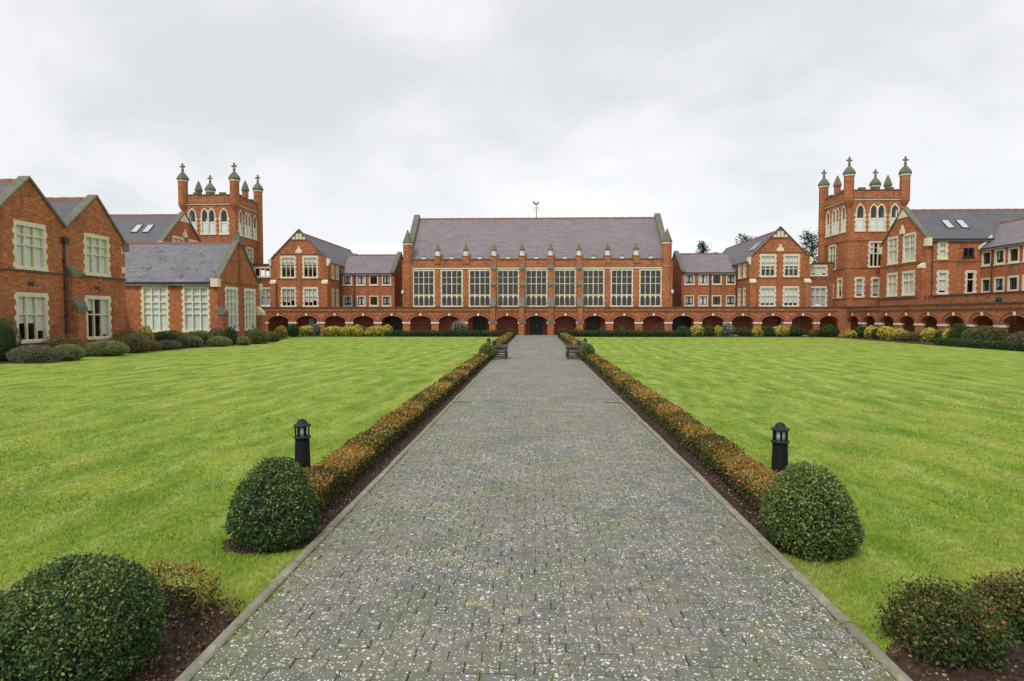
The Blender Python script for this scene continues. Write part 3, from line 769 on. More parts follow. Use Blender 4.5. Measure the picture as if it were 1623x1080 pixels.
# ------------------------------------------------------------------ gabled pavilions and link ranges
def pavilion(s):
    side_ = 'left' if s < 0 else 'right'
    cx_ = -28.43 if s < 0 else 28.5
    p = thing('gabled_pavilion', 'two storey brick pavilion with steep gable ' + ('left of the hall, plain slate roof slope' if s < 0 else 'right of the hall, skylights in its roof slope'), 'building', (cx_, 74.03, 0))
    f = Face(p, cx_, 74.03, 0); h_ = 3.48
    ups = [(-2.24, -0.5), (0.46, 2.2)]
    hol = [rect(a, b, 6.86, 9.36) for a, b in ups] + [rect(a, b, 3.40, 5.6) for a, b in ups]
    wall(f, 'front_wall', [(-h_, 0), (h_, 0), (h_, 9.0), (0, 12.55), (-h_, 9.0)], hol, 0.3)
    for k, (a, b) in enumerate(ups):
        window(f, a, b, 6.86, 9.36, 3, (0.62, 0.62, 1.45) if s < 0 else (0.9, 0.9, 1.0), blind='blind', blind_drop=(0.36 if s < 0 else 0.52), thin=(0,), mull=0.085, trans=0.08)
        window(f, a, b, 3.40, 5.6, 3, (1, 1.3), blind='blind' if s > 0 or k else 'curtain', blind_drop=[0.78, 0.8, 0.7] if s < 0 else 0.86, mull=0.085, trans=0.08)
    f.box('pilaster', 'brick', -0.24, 0.24, -0.07, 0.02, 3.3, 9.75)
    string(f, -h_, -0.25, 6.62, 0.14); string(f, 0.25, h_, 6.62, 0.14)
    string(f, -h_ + 0.4, h_ - 0.4, 9.62, 0.12)
    f.put('shield', MB().prism([(-0.42, 9.78), (0.42, 9.78), (0.36, 10.15), (0.16, 10.28), (0.1, 10.6), (-0.1, 10.6), (-0.16, 10.28), (-0.36, 10.15)], -0.13, 0.02), 'stone')
    ap = f.put('apex_panel', MB().prism([(-1.02, 11.40), (1.02, 11.40), (0, 12.45)], -0.05, 0.02), 'stone_dark')
    link('panel_board', MB().box(-0.8, -0.45, -0.08, -0.05, 11.43, 11.72).box(-0.36, -0.04, -0.08, -0.05, 11.43, 12.1).box(0.04, 0.36, -0.08, -0.05, 11.43, 12.1).box(0.45, 0.8, -0.08, -0.05, 11.43, 11.72).mesh('panel_board', M['stone']), ap)
    string(f, -1.05, 1.05, 11.28, 0.12, 'brick_dark', 0.09)
    gable_coping(f, [(-h_ - 0.12, 8.88), (0, 12.55), (h_ + 0.12, 8.88)], 'stone_dark', 0.14, -0.14, 0.35)
    for sx in (-1, 1):
        f.put('kneeler', MB().prism([(sx * (h_ + 0.28), 9.0), (sx * (h_ - 0.1), 9.2), (sx * (h_ - 0.1), 8.25), (sx * (h_ + 0.05), 8.25), (sx * (h_ + 0.28), 8.7)], -0.18, 0.3), 'stone')
        b = f.put('buttress', MB().box(sx * 3.15 - 0.32, sx * 3.15 + 0.32, -0.32, 0.0, 0, 6.15), 'brick')
        link('weathering', MB().side([(-0.38, 6.1), (-0.38, 6.3), (0.0, 6.62), (0.0, 6.1)], sx * 3.15 - 0.35, sx * 3.15 + 0.35).mesh('weathering', M['stone']), b)
    L = 20.5
    # side walls
    for sx in (-1, 1):
        g = Face(p, cx_ + sx * h_, 74.03 + (0.3 if sx > 0 else L), 90 * sx)
        inner = sx * s < 0
        ln = L - 0.3
        tr = (lambda a, b: (a - 0.3, b - 0.3)) if sx > 0 else (lambda a, b: (ln - b + 0.3, ln - a + 0.3))
        spots = [tr(1.35, 2.15), tr(3.05, 3.95)] if inner else []
        wall(g, 'side_wall', rect(0, ln, 0, 8.72), [rect(a, b, z0, z1) for a, b in spots for z0, z1 in ((6.86, 8.45), (3.5, 5.5))], 0.3)
        for a, b in spots:
            window(g, a, b, 6.86, 8.45, 1, (1, 1.6), jamb=0.11, blind='blind', blind_drop=0.5)
            window(g, a, b, 3.5, 5.5, 1, (1, 1.6), jamb=0.11, blind='curtain', blind_drop=0.7)
        if inner: a, b = tr(0.1, 4.8); string(g, a, b, 6.62, 0.12); string(g, a, b, 8.56, 0.14, 'stone', 0.05)
        if inner: a, b = tr(4.55, 4.6); downpipe(g, a, 3.3, 8.3, False)
    wall(Face(p, cx_ + h_, 74.03 + L + 0.3, 180), 'back_wall', [(0, 0), (2 * h_, 0), (2 * h_, 8.8), (h_, 12.2), (0, 8.8)], (), 0.3)
    fr = Face(p, cx_ + h_, 74.03 + 0.36, 90)
    r = roof(fr, L, 2 * h_, 8.85, 12.28, 'slate_blue', 0.14)
    if s > 0:
        fr2 = Face(p, cx_ - h_, 74.03 + L, -90)
        for y in (3.0, 4.1): skylight(fr2, L - y, 1.35, 2 * h_, 8.85, 12.28, 0.7, 1.5)
    return p
pavilion(-1); pavilion(1)

def link_range(s):
    x0, x1 = (-24.95, -18.04) if s < 0 else (18.3, 25.02)
    Y0 = 78.95
    p = thing('link_range', 'plain two storey brick range with eight small dark-framed windows, ' + ('between left pavilion and hall' if s < 0 else 'between hall and right pavilion'), 'building', ((x0 + x1) / 2, Y0, 0))
    f = Face(p, x0, Y0, 0); L = x1 - x0
    xs = [(0.3, 1.46), (2.04, 3.2), (3.68, 4.84), (5.3, 6.5)] if s < 0 else [(0.34, 1.56), (2.08, 3.3), (3.75, 4.95), (5.5, 6.68)]
    hol = [rect(a, b, z, z + 1.3) for a, b in xs for z in (6.2, 3.54)]
    wall(f, 'front_wall', rect(0, L, 0, 7.66), hol, 0.3, 'brick_dark' if False else 'brick')
    for k, (a, b) in enumerate(xs):
        for z in (6.2, 3.54):
            bl = (k * 7 + int(z) + (s > 0) * 3) % 3
            window(f, a, b, z, z + 1.3, 2, (1,), jamb=0.14, mull=0.05, quoin=0.0, frame='dark_frame', sash=0.055, blind=('curtain', 'blind', None)[bl], blind_drop=(0.8, 0.9, 0)[bl])
    f.box('gutter', 'lead', 0, L, -0.22, -0.05, 7.58, 7.70)
    downpipe(f, 1.75 if s < 0 else 3.52, 3.0, 7.6, False)
    roof(f, L - 0.3, 8.0, 7.72, 10.4, 'slate' , 0.2, 0.0 if s < 0 else 0.3)
    e = Face(p, x1 if s < 0 else x0, Y0 if s < 0 else Y0 + 8.0, 90 if s < 0 else -90)
    wall(e, 'end_wall', [(0.3, 0), (8.0, 0), (8.0, 7.8), (4.0, 10.6), (-0.05, 7.8), (-0.05, 7.4), (0.3, 7.2)] if s < 0 else [(0, 0), (7.7, 0), (7.7, 7.2), (8.05, 7.4), (8.05, 7.8), (4.0, 10.6), (0, 7.8)], (), 0.3, 'brick_dark')
    gable_coping(e, [(-0.15, 7.75), (4.0, 10.62), (8.15, 7.75)], 'stone_dark', 0.22, -0.1, 0.45)
    wall(Face(p, x1, Y0 + 8.0, 180), 'back_wall', rect(0, L, 0, 7.7), (), 0.3)
    fin = f.put('chimney', MB().box(0.0, 0.5, 5.4, 6.0, 9.3, 10.75) if s < 0 else MB().box(L - 1.2, L - 0.7, 5.4, 6.0, 9.3, 10.75), 'stone_dark')
    return p
link_range(-1); link_range(1)

def corner_block(s):
    x0, x1 = (-34.95, -31.93) if s < 0 else (32.0, 34.95)
    p = thing('corner_block', 'narrow flat-roofed brick block between ' + ('left' if s < 0 else 'right') + ' tower and pavilion', 'building', ((x0 + x1) / 2, 74.6, 0))
    f = Face(p, x0, 74.6, 0); L = x1 - x0
    a, b = (0.75, 2.75) if s < 0 else (0.25, 2.15)
    wall(f, 'front_wall', rect(0, L, 0, 8.45), [rect(a, b, 7.0, 8.1), rect(a, b, 3.4, 5.6)], 0.3, 'brick_dark')
    window(f, a, b, 7.0, 8.1, 3, (1,), blind='blind' if s > 0 else None, blind_drop=0.8, jamb=0.1)
    window(f, a, b, 3.4, 5.6, 3, (1, 1.4), blind='curtain', blind_drop=0.95, jamb=0.1)
    f.box('parapet_coping', 'coping', 0, L, -0.08, 0.4, 8.45, 8.58)
    f.box('roof', 'flat_roof', 0, L, 0.301, 6.0, 8.1, 8.3)
    f.box('back_wall', 'brick_dark', 0, L, 6.0, 6.3, 0, 8.45)
    string(f, 0, L, 6.62, 0.12)
corner_block(-1); corner_block(1)

# ------------------------------------------------------------------ towers
def tower(s):
    W = 6.15
    x0 = -34.92 - W if s < 0 else 34.95
    T = thing('corner_tower', 'tall square brick tower with domed corner turrets and crosses, ' + ('at left rising behind slate roofs' if s < 0 else 'at right beside the side arcade'), 'tower', (x0 + W / 2, 71.45, 0))
    top = 15.35
    def bands(f, w_):
        for z in (3.24, 4.16, 7.55, 10.64): string(f, -0.02, w_ + 0.02, z, 0.12, 'brick_dark', 0.055)
        string(f, -0.06, w_ + 0.06, 15.16, 0.12, 'stone', 0.10, 'cornice'); string(f, -0.1, w_ + 0.1, 15.282, 0.10, 'stone_dark', 0.15, 'cornice')
        par = f.put('parapet', MB().box(0, w_, 0.0, 0.4, top, 16.25), 'brick')
        link('parapet_coping', MB().box(0.4, w_ - 0.4, -0.06, 0.46, 16.25, 16.36).mesh('parapet_coping', M['coping']), par)
        for k in range(3):
            c = w_ * (0.25 + 0.25 * k)
            link('merlon', MB().box(c - 0.32, c + 0.32, 0.02, 0.38, 16.36, 16.52).box(c - 0.36, c + 0.36, -0.02, 0.42, 16.521, 16.60).mesh('merlon', M['stone_dark']), par)
    inner = 90 if s < 0 else -90
    faces = {0: (x0, 71.45), 90: (x0 + W, 71.45), 180: (x0 + W, 71.45 + W), -90: (x0, 71.45 + W)}
    for deg, (ox, oy) in faces.items():
        f = Face(T, ox, oy, deg)
        hol = []
        fl = (lambda x: x) if not (deg == 0 and s < 0) else (lambda x: W - x)
        if deg != 180:
            for c, w_, n in ((1.33, 1.0, 1), (3.2, 1.74, 2), (5.1, 1.0, 1)):
                hol += lancet_window(f, fl(c), w_, 11.78, 14.75, n)
        if deg == 0:
            xs = sorted((fl(2.37), fl(3.9)))
            hol.append(rect(*xs, 7.75, 10.55)); window(f, *xs, 7.75, 10.55, 3, (0.6, 0.6, 1.5), thin=(0,), blind='blind', blind_drop=[0.5, 0.0, 0.5] if s > 0 else 0.6)
            for a in ((0.94, 1.86), (2.74, 3.62)):
                xs = sorted((fl(a[0]), fl(a[1]))); hol.append(rect(*xs, 4.4, 6.5)); window(f, *xs, 4.4, 6.5, 1, (1, 2), blind='curtain', blind_drop=0.9)
        if deg == inner:
            mir = (lambda a, b: (a, b)) if s < 0 else (lambda a, b: (W - b, W - a))
            for (a, b, z0, z1) in ((2.75, 4.45, 7.7, 10.55), (1.1, 2.2, 4.35, 6.5), (3.1, 4.1, 4.35, 5.95)):
                xs = mir(a, b); hol.append(rect(*xs, z0, z1)); window(f, *xs, z0, z1, 2 if b - a > 1.2 else 1, (1, 1.8), blind='curtain', blind_drop=0.6)
        off = 0 if deg in (0, 180) else 0.3
        wall(f, 'wall', rect(off, W - off, 0, top), hol, 0.3)
        bands(f, W)
    # pinnacles at the middle of the side parapets
    for px in (x0 + 0.2, x0 + W - 0.2):
        fp = Face(T, px, 71.45 + W / 2, 0)
        pn = fp.put('pinnacle', MB().lathe(0, 0, [(0.36, 16.1), (0.36, 17.35)], 8, R(22.5)), 'brick')
        link('pinnacle_cap', MB().lathe(0, 0, [(0.46, 17.35), (0.46, 17.47), (0.30, 18.0), (0.05, 18.6)], 8, R(22.5)).mesh('pinnacle_cap', M['stone_dark']), pn)
    for ix in (0, 1):
        for iy in (0, 1):
            fp = Face(T, x0 + ix * W + (0.02 if ix == 0 else -0.02), 71.45 + iy * W + (0.02 if iy == 0 else -0.02), 0)
            low = 8.4 if (iy == 1 and ((ix == 0) == (s > 0))) else None
            prof = [(0.52, low), (0.52, 17.95)] if low else [(0.12, 14.3), (0.52, 15.1), (0.52, 17.95)]
            t = fp.put('turret', MB().lathe(0, 0, prof, 8, R(22.5)), 'brick')
            link('turret_cap', MB().lathe(0, 0, [(0.60, 17.95), (0.64, 18.06), (0.66, 18.2), (0.56, 18.42), (0.38, 18.68), (0.20, 18.88), (0.13, 19.05), (0.10, 19.12), (0.17, 19.16), (0.17, 19.22), (0.06, 19.25)], 8, R(22.5)).mesh('turret_cap', M['stone_dark']), t)
            link('turret_band', MB().lathe(0, 0, [(0.56, 17.80), (0.60, 17.84), (0.60, 17.95)], 8, R(22.5)).mesh('turret_band', M['stone']), t)
            if True:
                k = MB().box(-0.08, 0.08, -0.08, 0.08, 19.2, 19.9).box(-0.25, -0.0801, -0.075, 0.075, 19.5, 19.67).box(0.0801, 0.25, -0.075, 0.075, 19.5, 19.67)
                for q in ((0, 19.9), (-0.25, 19.585), (0.25, 19.585)): k.lathe(q[0], 0, [(0.04, q[1] - 0.1), (0.11, q[1]), (0.04, q[1] + 0.1)], 6)
                link('cross', k.mesh('cross', M['stone_dark']), t)
    Face(T, x0, 71.45, 0).box('roof', 'flat_roof', 0.31, W - 0.31, 0.31, W - 0.31, 15.4, 15.6)
tower(-1); tower(1)

# ------------------------------------------------------------------ tall ranges beside the towers
def range_(s):
    GX = s * 37.55; Y0, Y1 = 61.45, 69.5; W = Y1 - Y0; L = 17.0
    p = thing('tall_range', 'tall brick range with gable end and skylit slate roof ' + ('showing above the schoolroom at left' if s < 0 else 'beside the right tower'), 'building', (GX, (Y0 + Y1) / 2, 0))
    g = Face(p, GX, Y0 if s < 0 else Y1, -s * 90)
    mir = (lambda a, b: (W - b, W - a)) if s < 0 else (lambda a, b: (a, b))
    wins = [mir(1.4, 3.2), mir(4.15, 6.2)]
    hol = [rect(*x_, 7.72, 10.45) for x_ in wins] + [rect(*x_, 4.36, 6.66) for x_ in wins]
    wall(g, 'gable_wall', [(0, 0), (W, 0), (W, 9.7), (W / 2, 13.2), (0, 9.7)], hol, 0.35)
    for x_ in wins:
        window(g, *x_, 7.72, 10.45, 2, (0.7, 0.7, 1.6), thin=(0,), blind='blind', blind_drop=1.0)
        window(g, *x_, 4.36, 6.66, 2, (0.8, 1.4), blind='blind', blind_drop=1.0)
    string(g, 0, W, 7.42, 0.13); string(g, 0, W, 4.02, 0.14, 'coping', 0.09)
    gable_coping(g, [(-0.1, 9.6), (W / 2, 13.2), (W + 0.1, 9.6)], 'stone_dark', 0.18, -0.12, 0.45)
    g.put('apex_panel', MB().prism([(W / 2 - 1.0, 12.25), (W / 2 + 1.0, 12.25), (W / 2, 13.12)], -0.08, 0.02), 'stone')
    g.put('shield', MB().prism([(W / 2 - 0.42, 10.62), (W / 2 + 0.42, 10.62), (W / 2 + 0.36, 11.0), (W / 2 + 0.12, 11.2), (W / 2 + .1, 11.55), (W / 2 - .1, 11.55), (W / 2 - 0.12, 11.2), (W / 2 - 0.36, 11.0)], -0.14, 0.02), 'stone')
    for xx in (0.0, W):
        g.put('kneeler', MB().box(xx - 0.28, xx + 0.28, -0.16, 0.3, 8.95, 9.72), 'stone')
    b = g.put('buttress', MB().box(W - 0.75, W - 0.15, -0.35, 0, 0, 7.0) if s > 0 else MB().box(0.15, 0.75, -0.35, 0, 0, 7.0), 'brick')
    bx0 = W - 0.78 if s > 0 else 0.12
    link('weathering', MB().side([(-0.42, 6.85), (-0.42, 7.1), (0, 7.42), (0, 6.85)], bx0, bx0 + 0.66).mesh('weathering', M['stone']), b)
    # wall towards the viewer
    ox = GX + 0.35 if s > 0 else GX - L
    f = Face(p, ox, Y0, 0); ln = L - 0.35
    hol = []
    if s > 0:
        specs = [(0.72, 1.52, 7.72, 9.25), (0.72, 1.64, 4.4, 6.5), (3.36, 4.24, 4.4, 6.5)]
        hol = [rect(*q) for q in specs] + [rect(3.05, 4.05, 7.9, 8.75)]
    wall(f, 'front_wall', rect(0, ln, 0, 9.6), hol, 0.3)
    if s > 0:
        window(f, 0.72, 1.52, 7.72, 9.25, 1, (1, 1.4), blind='blind', blind_drop=1.0)
        window(f, 0.72, 1.64, 4.4, 6.5, 1, (1, 2.0), blind='blind', blind_drop=0.9)
        window(f, 3.36, 4.24, 4.4, 6.5, 1, (1, 2.0), blind=None)
        window(f, 3.05, 4.05, 7.9, 8.75, 2, (1,), quoin=0, jamb=0.06, frame='dark_frame', surround='dark_frame', sash=0.04)
        string(f, 0, 5.0, 7.42, 0.13)
        downpipe(f, 0.12, 3.3, 9.4, False)
    f.box('eaves_band', 'stone', 0, ln, -0.1, -0.001, 9.46, 9.58)
    f.box('gutter', 'lead', 0, ln, -0.26, -0.11, 9.5, 9.64)
    wall(Face(p, ox + ln, Y1, 180), 'back_wall', rect(0, ln, 0, 9.6), (), 0.3)
    wall(Face(p, GX + s * L, Y1 if s < 0 else Y0, s * 90), 'end_wall', [(0, 0), (W, 0), (W, 9.6), (W / 2, 13.0), (0, 9.6)], (), 0.3)
    roof(f, ln - 0.05, W, 9.66, 13.02, 'slate_blue', 0.22)
    for x_ in ((2.75, 4.15) if s > 0 else (ln - 3.45, ln - 2.25)): skylight(f, x_, 1.35, W, 9.66, 13.02, 0.72, 1.5)
range_(-1); range_(1)

# near wing at the right edge and the single-storey block below it
nw = thing('near_wing', 'lower brick wing with rows of small square windows at right edge', 'building', (42.6, 52, 0))
f = Face(nw, 42.61, 61.44, -90); L = 18.0
ws = [(0.1 + 1.68 * i, 1.4 + 1.68 * i) for i in range(10)]
wall(f, 'front_wall', rect(0, L, 0, 8.6), [rect(a, b, z, z + 1.38) for a, b in ws for z in (7.0, 4.45)], 0.3)
for k, (a, b) in enumerate(ws):
    for z in (7.0, 4.45): window(f, a, b, z, z + 1.38, 2, (1,), jamb=0.17, quoin=0, frame='dark_frame', sash=0.05, mull=0.05, blind='curtain' if k % 2 else None, blind_drop=0.7)
f.box('gutter', 'lead', 0, L, -0.2, -0.03, 8.52, 8.66)
downpipe(f, 1.53, 3.3, 8.5, False)
roof(f, L + 2.6, 6.4, 8.68, 11.38, 'slate', 0.2, -2.6)
f.put('verge', MB().side([(-0.3, 8.55), (0.95, 9.7), (0.95, 9.95), (-0.3, 8.8)], -0.16, 0.1), 'white_paint')
wall(Face(nw, 49.01, 43.44, 90), 'back_wall', rect(0, L, 0, 8.6), (), 0.3)
wall(Face(nw, 42.91, 43.44, 0), 'end_wall', [(0, 0), (5.8, 0), (5.8, 8.6), (2.9, 11.2), (0, 8.6)], (), 0.3)
lb = thing('single_storey_block', 'low flat-roofed brick block with dark parapet behind the side arcade', 'building', (40, 55, 0))
f = Face(lb, 37.75, 61.4, -90)
f.put('wall', MB().box(0.1, 11.8, 0, 0.3, 0, 4.08), 'brick')
f.box('parapet_coping', 'coping', 0.1, 11.9, -0.09, 0.4, 4.08, 4.2)
f.box('roof', 'flat_roof', 0.1, 11.5, 0.31, 4.8, 3.6, 3.75)
f.put('end_wall', MB().box(11.5, 11.8, 0.301, 4.8, 0, 4.07), 'brick')
f.put('vent', MB().lathe(9.2, 0.0, [(0.0, 3.25), (0.24, 3.3), (0.28, 3.5), (0.24, 3.7), (0.0, 3.75)], 10), 'door')

# ------------------------------------------------------------------ left: schoolroom (single storey) and twin-gabled house
SX = -27.34
ch = thing('schoolroom', 'single storey brick schoolroom with large grey slate roof and tall white-blinded windows', 'building', (SX - 6, 52.5, 0))
CW = 8.2; Lc = 13.5
g = Face(ch, SX, 52.5, 90)
gw = [(1.42, 3.6), (5.05, 7.2)]
wall(g, 'gable_wall', [(0, 0), (CW, 0), (CW, 5.16), (CW / 2, 9.2), (0, 5.16)], [rect(a, b, 0.95, 4.72) for a, b in gw], 0.35)
for a, b in gw: window(g, a, b, 0.95, 4.72, 3, (0.6, 0.6, 0.6, 0.6, 1.5), thin=(0, 2), blind='blind', blind_drop=[0.95, 1.0, 0.9], surround='stone_white', frame='stone_white')
g.box('pilaster', 'brick_dark', CW / 2 - 0.2, CW / 2 + 0.2, -0.07, 0.02, 5.25, 8.7)
string(g, 0, CW, 5.12, 0.12)
gable_coping(g, [(-0.12, 5.05), (CW / 2, 9.22), (CW + 0.12, 5.05)], 'stone_dark', 0.18, -0.12, 0.45)
g.put('finial', MB().box(CW / 2 - 0.22, CW / 2 + 0.22, -0.16, 0.4, 8.75, 9.5).lathe(CW / 2, 0.12, [(0.2, 9.5), (0.14, 9.75), (0.2, 9.85), (0.05, 10.15)], 8), 'stone_dark')
for xx in (-0.05, CW + 0.05): g.put('kneeler', MB().box(xx - 0.3, xx + 0.3, -0.2, 0.4, 4.72, 5.42), 'stone')
b = g.put('buttress', MB().box(0.05, 0.75, -0.5, 0, 0, 2.35), 'brick')
link('weathering', MB().side([(-0.56, 2.3), (-0.56, 2.6), (0, 3.15), (0, 2.3)], 0.0, 0.8).mesh('weathering', M['stone_dark']), b)
b = g.put('buttress', MB().box(CW - 0.65, CW, -0.5, 0, 0, 2.35), 'brick')
link('weathering', MB().side([(-0.56, 2.3), (-0.56, 2.6), (0, 3.15), (0, 2.3)], CW - 0.7, CW + 0.05).mesh('weathering', M['stone']), b)
f = Face(ch, SX - Lc, 52.5, 0); ln = Lc - 0.35
fw = [(-33.95 - SX + Lc, -31.7 - SX + Lc), (-30.34 - SX + Lc, -28.1 - SX + Lc)]
wall(f, 'front_wall', rect(0, ln, 0, 5.12), [rect(a, b, 0.92, 4.72) for a, b in fw], 0.3)
for a, b in fw: window(f, a, b, 0.92, 4.72, 3, (0.6, 0.6, 0.48, 0.48, 1.5), thin=(0, 2), blind='blind', blind_drop=1.0, surround='stone', frame='stone_white')
f.box('eaves_band', 'stone', 0, ln, -0.12, -0.001, 4.96, 5.08); f.box('gutter', 'lead', 0, ln, -0.3, -0.13, 5.02, 5.16)
wall(Face(ch, SX - 0.35, 52.5 + CW, 180), 'back_wall', rect(0, ln, 0, 5.12), (), 0.3)
wall(Face(ch, SX - Lc, 52.5 + CW, -90), 'end_wall', [(0.3, 0), (CW - 0.3, 0), (CW - 0.3, 5.1), (CW / 2, 8.9), (0.3, 5.1)], (), 0.3)
roof(f, ln - 0.05, CW, 5.18, 8.98, 'slate_grey', 0.25)
# porch against the far end of the front wall
f.put('porch', MB().box(3.1, 5.0, -1.8, 0, 0, 3.1), 'brick_dark')
f.put('porch_door', MB().prism([(4.1, 0.05), (4.85, 0.05)] + arch_pts(4.475, 0.375, 1.9, 0.4, 8)[::-1], -1.86, -1.79), 'stone_white')
f.put('porch_coping', MB().box(3.0, 5.1, -1.95, 0, 3.1, 3.25).side([(-1.98, 2.75), (-1.98, 3.12), (-1.5, 3.12), (-1.7, 2.75)], 4.7, 5.15), 'stone')

hs = thing('twin_gabled_house', 'two storey brick house with twin gables and cream mullioned windows at left edge', 'house', (SX - 5, 35.4, 0))
HY0 = 30.15
g = Face(hs, SX, HY0, 90)
gp = [(0, 0), (10.4, 0), (10.4, 6.95), (7.78, 9.62), (5.17, 7.35), (2.6, 9.62), (0, 6.95)]
gp = [(0, 0), (10.4, 0), (10.4, 6.98), (7.78, 9.60), (5.18, 7.3), (2.62, 9.60), (0, 6.98)]
wn_ = [(1.62, 3.68), (6.72, 8.82)]
wall(g, 'gable_wall', gp, [rect(a, b, 4.80, 7.15) for a, b in wn_] + [rect(a, b, 0.86, 3.36) for a, b in wn_], 0.35)
for k, (a, b) in enumerate(wn_):
    window(g, a, b, 4.80, 7.15, 3, (0.62, 0.62, 1.5), thin=(), blind='blind', blind_drop=1.0, jamb=0.11, mull=0.075, trans=0.075)
    window(g, a, b, 0.86, 3.36, 3, (0.85, 1.25), blind='blind', blind_drop=[0.62, 0.62, 0.8] if k == 0 else [0.3, 0.0, 0.95], jamb=0.11, mull=0.075, trans=0.075)
    g.box('air_brick', 'dark_frame', (a + b) / 2 - 0.25, (a + b) / 2 + 0.15, -0.02, 0.02, 3.85, 4.08)
string(g, 0, 10.4, 4.58, 0.11, 'coping', 0.07)
for a, c, b in ((-0.12, 2.62, 5.18), (5.18, 7.78, 10.52)):
    gable_coping(g, [(a, 7.3 if a > 1 else 6.86), (c, 9.60), (b, 7.3 if b < 6 else 6.86)], 'stone_dark', 0.16, -0.11, 0.5)
g.put('kneeler', MB().box(10.12, 10.66, -0.14, 0.5, 6.5, 7.05), 'stone_dark')
for z in (6.35, 5.05): g.put('quoin', MB().box(10.05, 10.42, -0.03, 0.3, z, z + 0.4), 'stone')
downpipe(g, 4.98, 0.1, 6.5, True)
b = g.put('buttress', MB().side([(0, 0), (-0.62, 0), (-0.62, 2.5), (-0.32, 3.05), (-0.32, 4.55), (0, 5.0)], 5.2, 5.85), 'brick')
link('weathering', MB().side([(-0.70, 2.45), (-0.70, 2.75), (-0.3, 3.3), (-0.3, 3.0), (-0.6, 2.45)], 5.14, 5.91).mesh('weathering', M['stone_dark']), b)
link('weathering', MB().side([(-0.40, 4.5), (-0.40, 4.75), (0, 5.2), (0, 4.9), (-0.3, 4.5)], 5.14, 5.91).mesh('weathering', M['stone_dark']), b)
for k, (y0, wd, e0) in enumerate(((0.0, 5.18, 6.95), (5.18, 5.22, 6.95))):
    fr = Face(hs, SX - 0.45, HY0 + y0, 180)     # ridge along -x
    fr = Face(hs, SX - 12.0, HY0 + y0, 0)
    roof(fr, 11.6, wd, 7.15, 9.5, 'slate_blue', 0.0)
wall(Face(hs, SX - 0.35, HY0 + 10.4, 180), 'side_wall', rect(0, 11.6, 0, 7.1), (), 0.3)
wall(Face(hs, SX - 12.0, HY0, 0), 'side_wall', rect(0, 11.6, 0, 7.1), (), 0.3)
wall(Face(hs, SX - 12.0, HY0 + 10.4, -90), 'back_wall', [(0, 0), (10.4, 0), (10.4, 6.98), (7.78, 9.4), (5.18, 7.1), (2.62, 9.4), (0, 6.98)], (), 0.3)

# ------------------------------------------------------------------ vegetation helpers
def gpt(px, py, z=0.0):
    """ground point under a pixel of the 1623x1080 photograph"""
    d = Vector((-math.sin(YAW) * math.cos(PITCH), math.cos(YAW) * math.cos(PITCH), -math.sin(PITCH)))
    r = Vector((math.cos(YAW), math.sin(YAW), 0)); u = r.cross(d)
    v = d + r * ((px - CXP) / FPX) + u * ((CYP - py) / FPX)
    t = (z - CAMH) / v.z
    return Vector((0, 0, CAMH)) + v * t

PAL = {  # (inner/low colours, outer/tip colours, tip share)
    'box':    ([(0.042, 0.090, 0.028), (0.060, 0.115, 0.034), (0.032, 0.070, 0.024)], [(0.130, 0.195, 0.050), (0.200, 0.255, 0.080), (0.29, 0.31, 0.08)], 0.38),
    'boxlight': ([(0.064, 0.115, 0.028), (0.090, 0.148, 0.038)], [(0.185, 0.235, 0.058), (0.25, 0.29, 0.09)], 0.52),
    'hedge':  ([(0.060, 0.085, 0.018), (0.085, 0.098, 0.022), (0.120, 0.095, 0.024)], [(0.450, 0.255, 0.050), (0.380, 0.185, 0.040), (0.500, 0.350, 0.095), (0.24, 0.20, 0.05)], 0.92),
    'hedgedark': ([(0.044, 0.074, 0.018), (0.068, 0.098, 0.026)], [(0.230, 0.180, 0.045), (0.300, 0.140, 0.035), (0.18, 0.200, 0.05)], 0.5),
    'green':  ([(0.034, 0.070, 0.018), (0.050, 0.092, 0.022)], [(0.090, 0.140, 0.034)], 0.35),
    'hebe':   ([(0.105, 0.155, 0.040), (0.135, 0.180, 0.050)], [(0.250, 0.300, 0.090), (0.280, 0.300, 0.110)], 0.65),
    'olive':  ([(0.086, 0.100, 0.030), (0.115, 0.115, 0.038)], [(0.200, 0.190, 0.060), (0.17, 0.20, 0.06)], 0.5),
    'brown':  ([(0.125, 0.095, 0.040), (0.100, 0.098, 0.036)], [(0.240, 0.165, 0.065), (0.190, 0.18, 0.055)], 0.5),
    'grey':   ([(0.080, 0.080, 0.058), (0.100, 0.090, 0.076)], [(0.250, 0.225, 0.200), (0.165, 0.150, 0.110), (0.25, 0.17, 0.07), (0.12, 0.14, 0.05)], 0.6),
    'yellow': ([(0.085, 0.120, 0.022), (0.170, 0.180, 0.030)], [(0.620, 0.520, 0.075), (0.70, 0.62, 0.16)], 0.72),
    'silver': ([(0.070, 0.098, 0.050), (0.115, 0.140, 0.085)], [(0.340, 0.370, 0.250), (0.42, 0.43, 0.32)], 0.55),
    'pine':   ([(0.014, 0.028, 0.014), (0.020, 0.036, 0.018)], [(0.034, 0.052, 0.026)], 0.3),
    'rose':   ([(0.050, 0.065, 0.024), (0.075, 0.066, 0.030)], [(0.34, 0.20, 0.17), (0.13, 0.13, 0.05)], 0.35),
}
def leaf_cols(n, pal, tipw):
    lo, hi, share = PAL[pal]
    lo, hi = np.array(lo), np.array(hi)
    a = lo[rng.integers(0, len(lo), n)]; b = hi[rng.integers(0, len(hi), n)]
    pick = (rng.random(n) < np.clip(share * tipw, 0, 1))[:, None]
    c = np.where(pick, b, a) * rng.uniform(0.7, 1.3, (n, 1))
    return np.clip(c, 0.002, 1)
